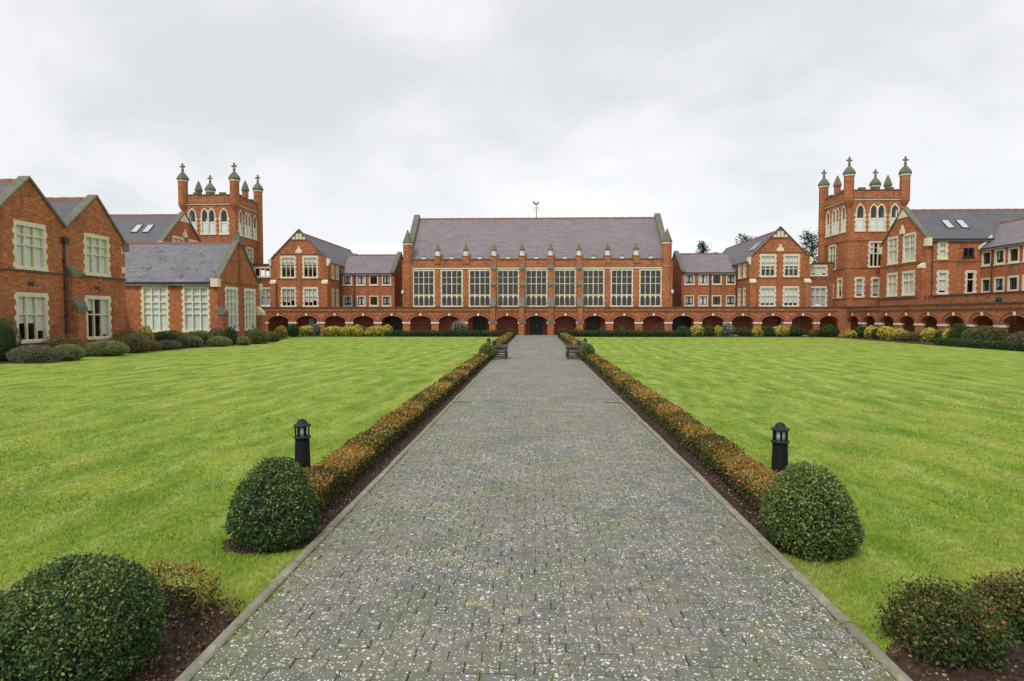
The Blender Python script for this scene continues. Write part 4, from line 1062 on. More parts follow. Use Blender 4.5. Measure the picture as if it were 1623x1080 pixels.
def leaf_mesh(name, P, N, size, C, spread=1.0, aspect=0.6, out=0.22):
    n = len(P)
    rv = rng.normal(size=(n, 3)); rv /= np.linalg.norm(rv, axis=1)[:, None]
    T = N * out + rv * spread; T /= np.linalg.norm(T, axis=1)[:, None]
    rv2 = rng.normal(size=(n, 3)); B = np.cross(T, rv2 * 0.7 + N * 0.8); B /= (np.linalg.norm(B, axis=1)[:, None] + 1e-9)
    L = (size * rng.uniform(0.65, 1.3, n))[:, None]
    V = np.empty((n, 4, 3), np.float32)
    V[:, 0] = P; V[:, 1] = P + T * L * 0.5 + B * L * aspect * 0.5; V[:, 2] = P + T * L; V[:, 3] = P + T * L * 0.5 - B * L * aspect * 0.5
    V[:, :, 2] = np.maximum(V[:, :, 2], 0.005)
    me = bpy.data.meshes.new(name)
    me.vertices.add(n * 4); me.vertices.foreach_set('co', V.ravel())
    me.loops.add(n * 4); me.loops.foreach_set('vertex_index', np.arange(n * 4, dtype=np.int32))
    me.polygons.add(n); me.polygons.foreach_set('loop_start', np.arange(0, n * 4, 4, dtype=np.int32))
    me.update(calc_edges=True)
    a = me.attributes.new('Col', 'FLOAT_COLOR', 'POINT')
    cc = np.ones((n, 4, 4), np.float32); cc[:, :, :3] = C[:, None, :]; a.data.foreach_set('color', cc.ravel())
    me.materials.append(M['leaf'])
    return me
def lumps(D, k, amp, seed):
    r_ = np.random.default_rng(seed); s_ = np.zeros(len(D))
    for _ in range(k):
        q = r_.normal(size=3); q /= np.linalg.norm(q); s_ += np.exp(-((1 - D @ q) / 0.10)) * r_.uniform(-0.4, 1)
    return 1 + amp * s_
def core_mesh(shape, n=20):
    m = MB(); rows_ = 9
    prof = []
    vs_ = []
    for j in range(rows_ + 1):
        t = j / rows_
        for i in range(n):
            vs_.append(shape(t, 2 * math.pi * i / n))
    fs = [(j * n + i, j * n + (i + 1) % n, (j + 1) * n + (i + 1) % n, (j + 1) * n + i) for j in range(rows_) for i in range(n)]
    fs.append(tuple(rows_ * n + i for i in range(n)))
    m.add(vs_, fs); return m.mesh('shaded_twig_core', M['shaded_twig'])

seed_ = [100]
def bush(name, label, cat, x, y, rx, ry, h, pal, n, leaf, group=None, amp=0.05, flat=1.0, k=26, rz=0.0, depth=0.14, tipup=0.6, core=0.80, sq=2.0, taper=0.0, zf=0.42):
    """clipped or loose shrub: leaf faces through the outer shell of a domed volume around a twig core coloured dark for inner shade"""
    seed_[0] += 1; sd_ = seed_[0]
    o = thing(name, label, cat, (x, y, 0), rz, group)
    zc = h * zf
    D = rng.normal(size=(int(n * 1.25), 3)); D /= np.linalg.norm(D, axis=1)[:, None]
    D = D[D[:, 2] > -0.80][:n]; n = len(D)
    f_ = lumps(D, k, amp, sd_) * (1 - depth * rng.random(n) ** 1.6)
    e_ = 2.0 / sq
    S = np.sign(D) * np.abs(D) ** e_; S /= (np.sum(np.abs(S) ** sq, axis=1) ** (1 / sq))[:, None]
    f_ = f_ + np.where(rng.random(n) < 0.05, rng.uniform(0.0, 0.10, n), 0)
    P = S * f_[:, None]
    up, dn = h - zc, zc + 0.02
    tp = 1 - taper * np.clip(P[:, 2], 0, 1)
    P = np.column_stack([P[:, 0] * rx * tp, P[:, 1] * ry * tp, zc + np.where(P[:, 2] > 0, P[:, 2] * up, P[:, 2] * dn)])
    N = D.copy()
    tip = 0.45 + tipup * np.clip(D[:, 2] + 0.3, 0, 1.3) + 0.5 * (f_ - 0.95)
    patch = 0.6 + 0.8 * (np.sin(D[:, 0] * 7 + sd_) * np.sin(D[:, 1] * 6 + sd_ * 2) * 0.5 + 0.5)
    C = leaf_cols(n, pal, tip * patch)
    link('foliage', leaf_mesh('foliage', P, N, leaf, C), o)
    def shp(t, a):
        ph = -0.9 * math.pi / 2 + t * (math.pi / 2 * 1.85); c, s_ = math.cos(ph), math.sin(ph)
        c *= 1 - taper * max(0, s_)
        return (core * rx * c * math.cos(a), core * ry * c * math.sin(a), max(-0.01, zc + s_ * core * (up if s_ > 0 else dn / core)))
    link('shaded_twig_core', core_mesh(shp), o)
    return o

def hedge(name, label, cat, x0, y0, x1, y1, wd, h, pal, dens, leaf, group=None, rough=0.04, shag=0.0, near=None):
    """low clipped hedge between two points; leaf density falls with distance from the near end when near is set"""
    seed_[0] += 1; r_ = np.random.default_rng(seed_[0])
    L = math.hypot(x1 - x0, y1 - y0); ang = math.atan2(y1 - y0, x1 - x0)
    o = thing(name, label, cat, (x0, y0, 0), ang, group)
    per = wd + 2 * h
    n = int(L * per * dens)
    if near:
        u = rng.random(n); d0, d1 = near, near + L; s_ = d0 * (d1 / d0) ** u - d0
    else: s_ = rng.random(n) * L
    q = rng.random(n) * per
    ne = int(min(n * 0.12, 900)); ends = rng.choice(n, ne, replace=False); s_[ends] = np.where(rng.random(ne) < 0.5, rng.random(ne) * 0.06, L - rng.random(ne) * 0.06)
    wob = lambda t, k_: np.interp(t, np.linspace(0, L, max(6, int(L / 0.3))), np.clip(r_.normal(size=max(6, int(L / 0.3))), -1.1, 1.1)) * k_
    dx = wob(s_, rough * 0.5); dz = wob(s_, rough * 1.0); dw = wob(s_, rough * 0.5)
    hh = h + dz
    T = np.where(q < h, -wd / 2 - dw, np.where(q > h + wd, wd / 2 + dw, (q - h) - wd / 2))
    Z = np.where(q < h, q / h * hh, np.where(q > h + wd, (per - q) / h * hh, hh))
    T[ends] = rng.uniform(-wd / 2, wd / 2, ne); Z[ends] = rng.random(ne) * h
    edge = np.abs(T) / (wd / 2)
    Z = Z - np.where((q >= h) & (q <= h + wd), 0.16 * h * np.clip(edge, 0, 1) ** 4, 0)
    T = T * np.where(Z < h * 0.3, 0.75 + 0.25 * Z / (h * 0.3), 1.0)
    inn = 1 - 0.25 * rng.random(n) ** 1.6
    P = np.column_stack([s_, (T * inn) + dx, Z * (1 - (1 - inn) * 0.6) + 0.02 * rng.random(n)])
    N = np.zeros((n, 3)); topm = (q >= h) & (q <= h + wd)
    P[:, 2] *= 1 - 0.30 * np.clip(1 - np.minimum(s_, L - s_) / 0.16, 0, 1) ** 2 if shag else 1.0
    P[:, 1] *= 1 - 0.35 * np.clip(1 - np.minimum(s_, L - s_) / 0.16, 0, 1) ** 2 if shag else 1.0
    if shag:
        w3 = rng.random(n) ** 3 * shag; P[:, 1] += np.sign(T) * w3 * np.where(topm, 0, 1); P[:, 2] += w3 * np.where(topm, 1.2, 0.3); P[:, 0] += rng.normal(size=n) * shag * 0.3
    N[:, 2] = np.where(topm, 1.0, 0.35); N[:, 1] = np.where(topm, 0, np.sign(T))
    N[ends] = 0; N[ends, 0] = np.where(s_[ends] < L / 2, -1, 1)
    tip = np.where(topm, 1.15, np.clip((Z / h - 0.45) * 1.5, 0.04, 1.1)) * (0.75 + 0.5 * np.sin(s_ * 2.3 + seed_[0]) * np.sin(s_ * 0.7))
    pl = np.interp(s_, np.linspace(0, L, max(4, int(L / 0.38))), r_.uniform(0.35, 1.25, max(4, int(L / 0.38))))   # plant to plant
    C = leaf_cols(n, pal, tip * pl)
    C *= np.interp(s_, np.linspace(0, L, max(4, int(L / 0.38))), r_.uniform(0.78, 1.15, max(4, int(L / 0.38))))[:, None]
    sz = leaf if not near else leaf * np.clip(((s_ + near) / near) ** 0.8, 1, 7)
    link('foliage', leaf_mesh('foliage', P, N, sz, C, out=0.7), o)
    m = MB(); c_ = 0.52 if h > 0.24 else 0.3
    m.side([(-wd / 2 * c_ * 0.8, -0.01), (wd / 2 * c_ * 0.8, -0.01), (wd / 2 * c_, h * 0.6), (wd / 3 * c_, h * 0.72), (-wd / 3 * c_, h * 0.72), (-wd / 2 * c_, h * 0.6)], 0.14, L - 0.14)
    link('shaded_twig_core', m.mesh('shaded_twig_core', M['shaded_twig']), o)
    return o

# ------------------------------------------------------------------ planting beside the path
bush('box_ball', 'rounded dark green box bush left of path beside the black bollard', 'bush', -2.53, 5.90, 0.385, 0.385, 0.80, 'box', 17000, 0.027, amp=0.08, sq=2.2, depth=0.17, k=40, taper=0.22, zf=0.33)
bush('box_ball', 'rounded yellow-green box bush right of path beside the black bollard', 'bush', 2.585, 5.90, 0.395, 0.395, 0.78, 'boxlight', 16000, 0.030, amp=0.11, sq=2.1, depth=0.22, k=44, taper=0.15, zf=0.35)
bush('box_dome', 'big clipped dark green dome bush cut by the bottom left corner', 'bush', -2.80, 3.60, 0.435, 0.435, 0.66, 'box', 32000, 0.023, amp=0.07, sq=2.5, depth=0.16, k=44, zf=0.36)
hedge('path_hedge', 'low bronze-topped hedge along left path edge, from bollard to bench', 'hedge', -2.60, 6.55, -2.62, 30.0, 0.44, 0.29, 'hedge', 5200, 0.030, 'low hedges along the path', 0.03, shag=0.03, near=7.0)
hedge('path_hedge', 'low bronze-topped hedge along right path edge, from bollard to bench', 'hedge', 2.70, 6.55, 2.72, 30.0, 0.44, 0.29, 'hedge', 5200, 0.030, 'low hedges along the path', 0.03, shag=0.03, near=7.0)
hedge('path_hedge', 'far bronze hedge along left path edge, beyond the bench', 'hedge', -2.72, 33.8, -2.70, 65.6, 0.60, 0.42, 'hedge', 420, 0.10, 'low hedges along the path', 0.04)
hedge('path_hedge', 'far bronze hedge along right path edge, beyond the bench', 'hedge', 2.86, 33.8, 2.86, 65.6, 0.60, 0.42, 'hedge', 420, 0.10, 'low hedges along the path', 0.04)
hedge('cross_hedge', 'dark scruffy low hedge clump at bottom right, nearest the path', 'hedge', 2.42, 4.10, 3.0, 4.14, 0.48, 0.27, 'hedgedark', 14000, 0.026, None, 0.06, shag=0.10)
hedge('cross_hedge', 'dark scruffy low hedge running out of the right edge at bottom', 'hedge', 3.16, 4.34, 5.4, 4.6, 0.46, 0.25, 'hedgedark', 13000, 0.027, None, 0.07, shag=0.10)
hedge('cross_hedge', 'sparse orange twiggy hedge stub beside the big dome bush', 'hedge', -2.42, 4.45, -3.5, 4.62, 0.24, 0.23, 'hedge', 5200, 0.024, None, 0.06, shag=0.07)
for sx, sd_ in ((-1, 'left'), (1, 'right')):
    xb = -2.42 if sx < 0 else 2.54
    bush('box_ball', f'conical box bush behind the {sd_} bench', 'bush', xb, 30.7, 0.36, 0.36, 0.84, 'boxlight', 2200, 0.06, amp=0.05)
    bush('box_ball', f'small box ball at far {sd_} end of path', 'bush', -2.6 if sx < 0 else 2.8, 66.3, 0.46, 0.46, 0.9, 'green', 1200, 0.09, amp=0.05)
hedge('front_hedge', 'long low dark green hedge before arcade, left of path', 'hedge', -16.2, 66.75, -3.4, 66.75, 0.7, 0.62, 'green', 240, 0.13, 'dark hedges in front of the arcade', 0.03)
hedge('front_hedge', 'long low dark green hedge before arcade, right of path', 'hedge', 3.5, 66.75, 16.4, 66.75, 0.7, 0.62, 'green', 240, 0.13, 'dark hedges in front of the arcade', 0.03)
hedge('border_hedge', 'low dark hedge edging the right-hand border', 'hedge', 30.5, 48.2, 30.75, 33.0, 0.8, 0.52, 'green', 260, 0.11, None, 0.03)

# left border shrubs: pixel x, base y, width px, height px, palette, label
def border(rows_, group, shape='shrub'):
    for px, py, wp, hp, pal, label in rows_:
        p = gpt(px, py)
        if p.x < -25.9: p *= -25.9 / p.x
        if p.x > 33.6: p *= 33.6 / p.x
        if p.y > 68.2: p *= 68.2 / p.y
        d = p.y / FPX
        rx = wp * d / 2
        loose = pal in ('brown', 'olive', 'grey', 'rose', 'silver', 'yellow')
        ry = min(rx * 0.85, 0.9)
        h = max(0.3, CAMH - (py - hp - 502.0) * (p.y + ry * 0.9) / FPX)
        leaf = max(0.05, 1.8 * d) * (1.25 if pal in ('yellow', 'silver') else 1.0)
        bush(shape, label, 'shrub', p.x, p.y + ry * 0.9, rx, ry, h, pal, int(1100 + 36 * wp + 1.4 * hp * wp), leaf, group, amp=0.17 if loose else 0.06, depth=0.24 if loose else 0.13, core=0.66 if loose else 0.8, k=34)
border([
    (-12, 560, 50, 56, 'green', 'tall dark evergreen shrub at left edge below window'),
    (34, 577, 84, 27, 'grey', 'greyish purple low shrub nearest the left edge'),
    (94, 573, 50, 25, 'hebe', 'pale green rounded mound shrub, nearest of the pale mounds at left'),
    (84, 560, 66, 26, 'brown', 'brown twiggy shrub below the black downpipe'),
    (152, 566, 70, 24, 'hebe', 'wide pale green double mound shrub before second gable'),
    (150, 556, 60, 14, 'olive', 'flat olive shrub below the lower window of second gable'),
    (200, 561, 50, 30, 'brown', 'russet spreading shrub in the left border'),
    (192, 552, 52, 26, 'olive', 'olive brown shrub behind the russet one'),
    (225, 553, 24, 34, 'yellow', 'yellow variegated shrub beside the porch'),
    (222, 558, 44, 18, 'brown', 'low brown heath shrub beside the grey tuft'),
    (260, 555, 36, 14, 'grey', 'small grey flowering tuft in the left border'),
    (255, 546, 58, 20, 'green', 'dark green flat hedge-like shrub below first schoolroom window'),
    (282, 552, 26, 17, 'grey', 'grey brown tuft between the pale mounds'),
    (300, 551, 30, 17, 'hebe', 'pale green mound shrub below second schoolroom window'),
    (307, 543, 44, 18, 'olive', 'dull green shrub behind a pale mound'),
    (341, 550, 37, 15, 'hebe', 'light green flat mound shrub left of the dark clipped ball'),
    (342, 541, 36, 20, 'olive', 'olive shrub at the schoolroom corner'),
    (361, 548, 22, 28, 'green', 'upright dark green clipped shrub at the schoolroom corner'),
    (382, 548, 22, 13, 'hebe', 'small pale mound right of the dark clipped shrub'),
    (400, 546, 38, 24, 'olive', 'large olive shrub below schoolroom gable windows'),
    (426, 543, 26, 16, 'olive', 'dull green shrub at the far end of the left border'),
], 'shrubs in the left border')
border([
    (443, 533, 17, 15, 'yellow', 'yellow variegated shrub, leftmost before the arcade'),
    (462, 533, 18, 18, 'green', 'dark clipped shrub before the second arch'),
    (484, 533, 30, 15, 'yellow', 'wide yellow variegated shrub before the second pier'),
    (501, 533, 9, 17, 'silver', 'narrow spiky shrub before the third arch'),
    (524, 534, 32, 15, 'yellow', 'wide yellow variegated shrub before the third arch'),
    (548, 534, 20, 15, 'yellow', 'yellow variegated shrub before the fourth pier'),
    (564, 534, 18, 16, 'yellow', 'yellow-green shrub before the fourth arch'),
    (576, 533, 12, 14, 'brown', 'small brownish shrub between yellow ones'),
    (596, 534, 36, 15, 'yellow', 'wide yellow shrub before the fifth pier'),
    (613, 533, 14, 16, 'yellow', 'yellow-green shrub at the right end of the left group'),
], 'shrubs before the left arcade')
bush('silver_shrub', 'pale variegated rounded shrub before the hall arcade, left of path', 'shrub', -8.3, 67.9, 0.86, 0.7, 1.75, 'silver', 1700, 0.14, amp=0.08, depth=0.3, core=0.7)
for i, (x, hh, lab) in enumerate(((4.6, .9, 'straggly rose bush with pale blooms right of path, nearest the door'), (7.4, 1.1, 'straggly rose bush below the third pier right of path'), (9.4, 1.25, 'sparse flowering rose bush before a blind arch'), (11.6, .95, 'low straggly rose bush before the right blind arches'), (13.7, 1.35, 'tall sparse rose bush near the right end of the hall'))):
    bush('rose_bush', lab, 'rose bush', x, 68.4, 0.55, 0.4, hh, 'rose', 330, 0.12, 'rose bushes before the hall', amp=0.3, depth=0.6, core=0.3)
border([
    (1084, 533, 22, 15, 'green', 'dark clipped shrub, leftmost before the right arcade'),
    (1106, 533, 22, 15, 'yellow', 'yellow shrub between two dark clipped ones'),
    (1126, 533, 20, 15, 'green', 'dark clipped shrub right of the first yellow one'),
    (1138, 532, 10, 13, 'yellow', 'small yellow shrub beside the silver one'),
    (1155, 533, 19, 20, 'silver', 'spiky silver shrub before the right arcade'),
    (1183, 533, 22, 13, 'green', 'low dark clipped shrub right of the silver one'),
    (1202, 533, 17, 12, 'yellow', 'golden shrub before the third right arch'),
    (1219, 533, 24, 15, 'green', 'dark clipped shrub left of the bright yellow one'),
    (1241, 534, 24, 16, 'yellow', 'brightest yellow shrub before the right pavilion'),
    (1264, 533, 24, 15, 'green', 'dark clipped shrub right of the brightest yellow one'),
    (1296, 534, 20, 11, 'olive', 'loose dull shrub at the arcade corner'),
    (1319, 535, 28, 19, 'green', 'dark green clipped shrub below the right tower'),
    (1351, 536, 15, 11, 'yellow', 'small yellow shrub below the tower'),
    (1369, 536, 20, 18, 'green', 'upright green shrub before the side arcade'),
    (1386, 537, 18, 18, 'yellow', 'yellow shrub before the first side arches'),
    (1396, 538, 18, 17, 'green', 'dark shrub among yellow ones before side arcade'),
    (1412, 539, 26, 20, 'yellow', 'large bright yellow shrub before side arcade'),
    (1432, 540, 26, 17, 'yellow', 'yellow-green shrub next to the large bright yellow one'),
    (1452, 542, 34, 15, 'brown', 'low brownish shrub before side arcade'),
    (1468, 542, 16, 17, 'green', 'narrow green shrub right of the brownish one'),
    (1480, 541, 22, 20, 'yellow', 'yellow leaved shrub before the fifth side arch'),
    (1495, 542, 16, 16, 'green', 'dark shrub between yellow ones at right'),
    (1508, 542, 16, 18, 'yellow', 'yellow shrub left of the big clipped ball'),
    (1529, 544, 30, 30, 'green', 'dark green clipped ball before the side arcade'),
    (1574, 547, 66, 30, 'olive', 'wide olive dome shrub behind the border hedge'),
    (1616, 546, 26, 18, 'green', 'dark low shrub right of the olive dome'),
    (1634, 548, 40, 20, 'grey', 'greyish shrub at the right edge behind the border hedge'),
], 'shrubs in the right border')

# ------------------------------------------------------------------ bollard lamps
def bollard(x, y, label, h=0.84):
    b = thing('bollard_lamp', label, 'bollard', (x, y, 0), 0, 'black bollard lamps')
    k = h / 0.84
    link('post', cached('bpost', lambda: MB().lathe(0, 0, [(0.115, 0), (0.115, 0.10), (0.108, 0.115), (0.118, 0.13), (0.118, 0.15), (0.104, 0.165), (0.092, 0.575)], 20).mesh('post', M['iron'], True)), b)
    link('collar', cached('bcol', lambda: MB().lathe(0, 0, [(0.092, 0.575), (0.112, 0.585), (0.114, 0.605), (0.094, 0.615)], 20).mesh('collar', M['iron_edge'], True)), b)
    link('lamp_glass', cached('bgl', lambda: MB().lathe(0, 0, [(0.062, 0.615), (0.062, 0.735)], 16).mesh('lamp_glass', M['lamp_glass'], True)), b)
    for i in range(6):
        a = i * math.pi / 3 + 0.3
        link('bar', cached('bbar', lambda: MB().box(-0.013, 0.013, -0.009, 0.009, 0.612, 0.738).mesh('bar', M['iron'])), b, (0.083 * math.cos(a), 0.083 * math.sin(a), 0), a + math.pi / 2)
    link('cap', cached('bcap', lambda: MB().lathe(0, 0, [(0.088, 0.735), (0.110, 0.74), (0.114, 0.755), (0.104, 0.768), (0.072, 0.775), (0.066, 0.80), (0.050, 0.825), (0.025, 0.838), (0.004, 0.842)], 20).mesh('cap', M['iron_edge'], True)), b)
    b.scale = (1, 1, k)
bollard(-3.12, 8.15, 'black bollard lamp behind the left box bush', 0.83)
bollard(3.14, 8.05, 'black bollard lamp behind the right box bush', 0.84)
bollard(-2.50, 33.0, 'distant black bollard lamp behind the left bench', 1.05)
bollard(2.62, 33.0, 'distant black bollard lamp behind the right bench', 1.05)

# ------------------------------------------------------------------ benches
def bench(x, y, rz, label):
    """seat faces local +x; length runs along local y"""
    b = thing('park_bench', label, 'bench', (x, y, 0), rz, 'timber benches facing across the path')
    L = 1.5
    for sy in (-1, 1):
        for nm, x0, h_ in (('leg', 0.27, 0.66), ('leg', -0.33, 0.98)):
            link(nm, MB().box(x0 - 0.04, x0 + 0.04, sy * L / 2 - 0.035, sy * L / 2 + 0.035, 0, h_).mesh('leg', M['timber']), b)
        link('armrest', MB().box(-0.36, 0.36, sy * L / 2 - 0.05, sy * L / 2 + 0.05, 0.661, 0.705).mesh('armrest', M['timber_worn']), b)
        link('stretcher', MB().box(-0.285, 0.225, sy * L / 2 - 0.02, sy * L / 2 + 0.02, 0.14, 0.20).box(-0.285, 0.225, sy * L / 2 - 0.02, sy * L / 2 + 0.02, 0.35, 0.42).box(-0.285, 0.225, sy * L / 2 - 0.015, sy * L / 2 + 0.015, 0.5, 0.56).mesh('stretcher', M['timber']), b)
    for i in range(5):
        xx = -0.27 + i * 0.135
        link('seat_slat', cached('bsl', lambda: MB().box(-0.055, 0.055, -L / 2 + 0.04, L / 2 - 0.04, 0.425, 0.45).mesh('seat_slat', M['timber_worn'])), b, (xx, 0, 0))
    link('back_rail', MB().box(-0.37, -0.30, -L / 2 + 0.036, L / 2 - 0.036, 0.90, 0.985).box(-0.365, -0.305, -L / 2 + 0.036, L / 2 - 0.036, 0.5, 0.56).mesh('back_rail', M['timber_worn']), b)
    for i in range(13):
        link('back_slat', cached('bbs', lambda: MB().box(-0.345, -0.325, -0.025, 0.025, 0.561, 0.899).mesh('back_slat', M['timber'])), b, (0, -0.66 + i * 0.11, 0))
for p_ in (bench(-1.78, 31.9, 0, 'dark timber bench on the left side of path'), bench(1.90, 31.9, math.pi, 'dark timber bench on the right side of path')): pass

# drain gullies at the path edges
for x, lab in ((-1.86, 'small dark drain slot at left edge of path'), (1.98, 'small dark drain slot at right edge of path')):
    d = thing('drain_channel', lab, 'drain', (x, 15.5, 0.043))
    link('grate', MB().box(-0.26, 0.26, -0.05, 0.05, -0.03, 0.004).mesh('grate', M['dark_frame']), d)
    for i in range(7): link('slot', cached('slot', lambda: MB().box(-0.02, 0.02, -0.04, 0.04, 0.0041, 0.007).mesh('slot', M['iron'])), d, (-0.21 + i * 0.07, 0, 0))

# ------------------------------------------------------------------ far trees
def tree(x, y, h, rx, label, style, n=2600):
    t = thing('conifer_tree', label, 'tree', (x, y, 0), 0, 'dark trees beyond the roofs')
    link('trunk', MB().tube((0, 0, 0), (0.2, 0, h * 0.6), 0.4, 0.25).tube((0.2, 0, h * 0.6), (0, 0.1, h * 0.97), 0.25, 0.05).mesh('trunk', M['bark']), t)
    br = MB(); P = []; N = []
    r_ = random.Random(int(abs(x) * 10))
    nb = 34
    for i in range(nb):
        tt = i / nb; z = h * (0.45 + 0.55 * tt); a = i * 2.4 + r_.uniform(-.3, .3)
        ln = rx * ((1 - tt) ** 0.7 * 0.9 + 0.12 if style == 'cone' else (1 - abs(tt - 0.55) * 1.1)) * r_.uniform(0.7, 1.15)
        tip = (math.cos(a) * ln, math.sin(a) * ln, z + ln * (-0.05 if style == 'cone' else 0.25))
        br.tube((0.1, 0, z - 0.2), tip, 0.09, 0.03, 5)
        m = n // nb
        s_ = rng.random(m) ** 0.6
        base = np.array((0.1, 0, z - 0.2)); d = np.array(tip) - base
        q = base + s_[:, None] * d + rng.normal(size=(m, 3)) * np.array((0.42, 0.42, 0.22)) * (0.6 + 0.5 * rx / 4)
        P.append(q); N.append(np.tile(d / np.linalg.norm(d), (m, 1)))
    link('limbs', br.mesh('limbs', M['bark']), t)
    P = np.concatenate(P); N = np.concatenate(N)
    link('crown', leaf_mesh('crown', P, N, 0.42, leaf_cols(len(P), 'pine', np.full(len(P), 1.0)), aspect=0.3), t)
def far(px, py, Y):
    p1 = gpt(px, 900); k = Y / p1.y
    d = Vector((-math.sin(YAW) * math.cos(PITCH), math.cos(YAW) * math.cos(PITCH), -math.sin(PITCH))); r = Vector((math.cos(YAW), math.sin(YAW), 0)); u = r.cross(d)
    v = d + r * ((px - CXP) / FPX) + u * ((CYP - py) / FPX)
    return v.x * Y / v.y, CAMH + v.z * Y / v.y
for px, py, Y, rx, st, lab in ((1113, 384, 112, 2.0, 'cone', 'dark conifer top showing above the right link roof'), (1182, 374, 118, 2.6, 'pine', 'dark pine fronds behind the right pavilion roof'), (1287, 370, 104, 3.2, 'pine', 'open dark pine between right pavilion and tower')):
    x, h = far(px, py, Y); tree(x, Y, h, rx, lab, st)

# ------------------------------------------------------------------ grass, litter and weeds (stuff)
def grass_near():
    n = 190000
    px = rng.uniform(-60, 1690, n); py = 1085 - (1085 - 560) * rng.random(n) ** 0.8
    d = np.array([-math.sin(YAW) * math.cos(PITCH), math.cos(YAW) * math.cos(PITCH), -math.sin(PITCH)]); r = np.array([math.cos(YAW), math.sin(YAW), 0]); u = np.cross(r, d)
    v = d + r * ((px - CXP) / FPX)[:, None] + u * ((CYP - py) / FPX)[:, None]
    t = -CAMH / v[:, 2]; X, Y = v[:, 0] * t, v[:, 1] * t
    keep = (Y < 26) & (Y > 3)
    bl = (X < 0) & (X > -2.78) & (Y > 5.9); brr = (X > 0) & (X < 2.88) & (Y > 6.0)
    inp = (X > PC - PH - 0.02) & (X < PC + PH + 0.02)
    c1 = np.hypot((X + 2.60) / 0.40, (Y - 5.80) / 0.24) < 0.9; c2 = np.hypot((X - 2.60) / 0.33, (Y - 5.95) / 0.30) < 0.9
    b1 = (X < 0) & (Y < 4.35 + np.clip((-X - 2.2) * 0.35, 0, 0.4)) & (X > -4.8); b2 = (X > 0) & (Y < 4.0 + np.clip((X - 2.24) * 0.42, 0, 0.8)) & (X < 5.5)
    keep &= ~(bl | brr | inp | c1 | c2 | b1 | b2)
    X, Y = X[keep], Y[keep]; n = len(X)
    D = np.hypot(X, Y)
    hgt = rng.uniform(0.018, 0.045, n) * np.clip(1.2 - Y / 40, 0.5, 1); wdt = 0.0022 * np.clip(D / 4, 1, 5) * rng.uniform(0.7, 1.4, n)
    a = rng.uniform(0, 2 * math.pi, n); lean = rng.normal(size=(n, 2)) * 0.022
    V = np.empty((n, 3, 3), np.float32)
    V[:, 0] = np.column_stack([X - np.cos(a) * wdt, Y - np.sin(a) * wdt, np.zeros(n)])
    V[:, 1] = np.column_stack([X + np.cos(a) * wdt, Y + np.sin(a) * wdt, np.zeros(n)])
    V[:, 2] = np.column_stack([X + lean[:, 0], Y + lean[:, 1], hgt])
    me = bpy.data.meshes.new('grass')
    me.vertices.add(n * 3); me.vertices.foreach_set('co', V.ravel()); me.loops.add(n * 3); me.loops.foreach_set('vertex_index', np.arange(n * 3, dtype=np.int32))
    me.polygons.add(n); me.polygons.foreach_set('loop_start', np.arange(0, n * 3, 3, dtype=np.int32)); me.update(calc_edges=True)
    pal = np.array([(0.130, 0.245, 0.018), (0.230, 0.360, 0.028), (0.330, 0.420, 0.055), (0.420, 0.440, 0.100), (0.44, 0.38, 0.16)])
    pn = 0.5 + 0.45 * np.sin(X * 1.6 + np.sin(Y * 1.3) * 2) * np.sin(Y * 1.7 + np.sin(X * 0.9) * 2) + 0.3 * np.sin(X * 5.3 + 2 * np.sin(Y * 3.1)) * np.sin(Y * 4.3 + 2 * np.sin(X * 2.7))
    idx = np.clip((rng.random(n) * 1.8 + pn * 2.7 + (rng.random(n) < 0.03) * 2).astype(int), 0, 4)
    C = np.ones((n, 3, 4), np.float32); C[:, :, :3] = (pal[idx] * rng.uniform(0.75, 1.2, (n, 1)))[:, None, :]
    at = me.attributes.new('Col', 'FLOAT_COLOR', 'POINT'); at.data.foreach_set('color', C.ravel()); me.materials.append(M['leaf'])
    o = link('grass', me); o['kind'] = 'stuff'; tag(o, 'short mown green grass blades of the lawn near the viewer', 'grass')
grass_near()

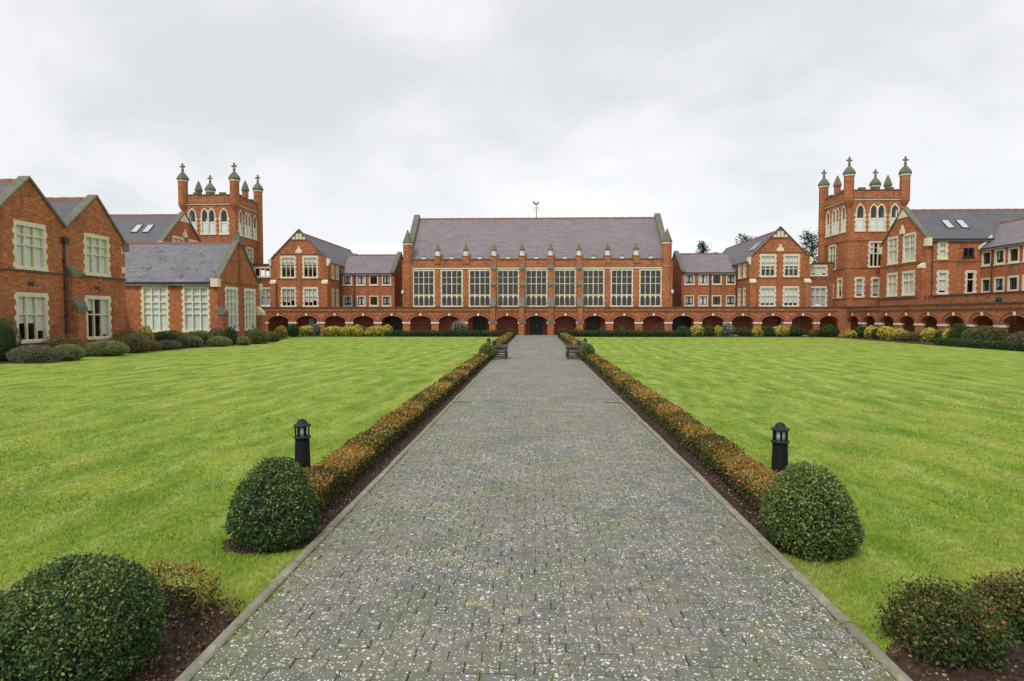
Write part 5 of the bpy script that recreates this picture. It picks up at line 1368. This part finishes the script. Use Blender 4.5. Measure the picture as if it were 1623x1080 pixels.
def litter():
    n = 14000
    Pts = []
    for _ in range(n):
        q = random.random()
        if q < 0.30: x, y = -random.uniform(2.16, 2.7), 6.4 + 18 * random.random() ** 2
        elif q < 0.60: x, y = random.uniform(2.26, 2.8), 6.4 + 18 * random.random() ** 2
        elif q < 0.74: x, y = -random.uniform(2.16, 2.75), random.uniform(3.0, 4.6)
        elif q < 0.92: x, y = random.uniform(2.3, 4.6), random.uniform(3.0, 4.1)
        else:
            a = random.uniform(0, 6.28); s_ = random.choice((-1, 1)); x, y = (-2.62 if s_ < 0 else 2.60) + 0.38 * math.cos(a) * random.random() ** .4, 5.84 + 0.26 * math.sin(a) * random.random() ** .4
        Pts.append((x, y, 0.024 + random.random() * 0.012))
    P = np.array(Pts); N = np.tile(np.array((0, 0, 0.25)), (n, 1))
    pal = np.array([(0.06, 0.035, 0.022), (0.12, 0.065, 0.035), (0.24, 0.13, 0.07), (0.36, 0.22, 0.13), (0.03, 0.02, 0.015), (0.42, 0.30, 0.20)])
    C = pal[rng.choice(6, n, p=[.32, .25, .15, .08, .15, .05])]
    o = link('leaf_litter', leaf_mesh('leaf_litter', P, N, 0.026, C, spread=0.7, out=0.1, aspect=0.7)); o['kind'] = 'stuff'
    tag(o, 'brown fallen leaves and bark scattered on the soil beside the path', 'leaf litter')
litter()

def weeds():
    P = []
    for c in cells:
        if c[1] > 16 or c[1] < 3.2: continue
        e_ = abs(c[0] - PC) / PH
        pr = (0.30 + 0.40 * (0.5 + 0.5 * math.sin(c[0] * 2.3 + c[1] * 1.1)) ** 2 + 0.12 * (e_ > 0.75)) * (1 if c[1] < 8 else 0.6)
        if random.random() < pr:
            k = random.randint(3, 12)
            for _ in range(k): P.append((c[0] - PW / 2 * c[2] + random.gauss(0, 0.007), c[1] + random.uniform(-PD / 2, PD / 2) * 0.9, 0.036))
        if random.random() < pr * 0.25:
            for _ in range(4): P.append((c[0] + random.uniform(-PW / 2, PW / 2), c[1] - PD / 2 + random.gauss(0, 0.004), 0.036))
    for _ in range(2600):
        y = 3.2 + 14 * random.random() ** 1.7; s_ = random.choice((-1, 1))
        if math.sin(y * 1.9 + s_) + math.sin(y * 4.7) < -0.2: continue
        P.append((PC + s_ * (PH - KW - abs(random.gauss(0, 0.05))), y, 0.040))
    P = np.array(P); n = len(P)
    pal = np.array([(0.20, 0.26, 0.022), (0.27, 0.32, 0.03), (0.12, 0.17, 0.02), (0.33, 0.33, 0.06)])
    o = link('joint_weeds', leaf_mesh('joint_weeds', P, np.tile(np.array((0, 0, 1.0)), (n, 1)), 0.021, pal[rng.integers(0, 4, n)], spread=0.8, out=0.7, aspect=0.5)); o['kind'] = 'stuff'
    tag(o, 'tiny green weeds and moss growing in the paver joints', 'weeds')
weeds()
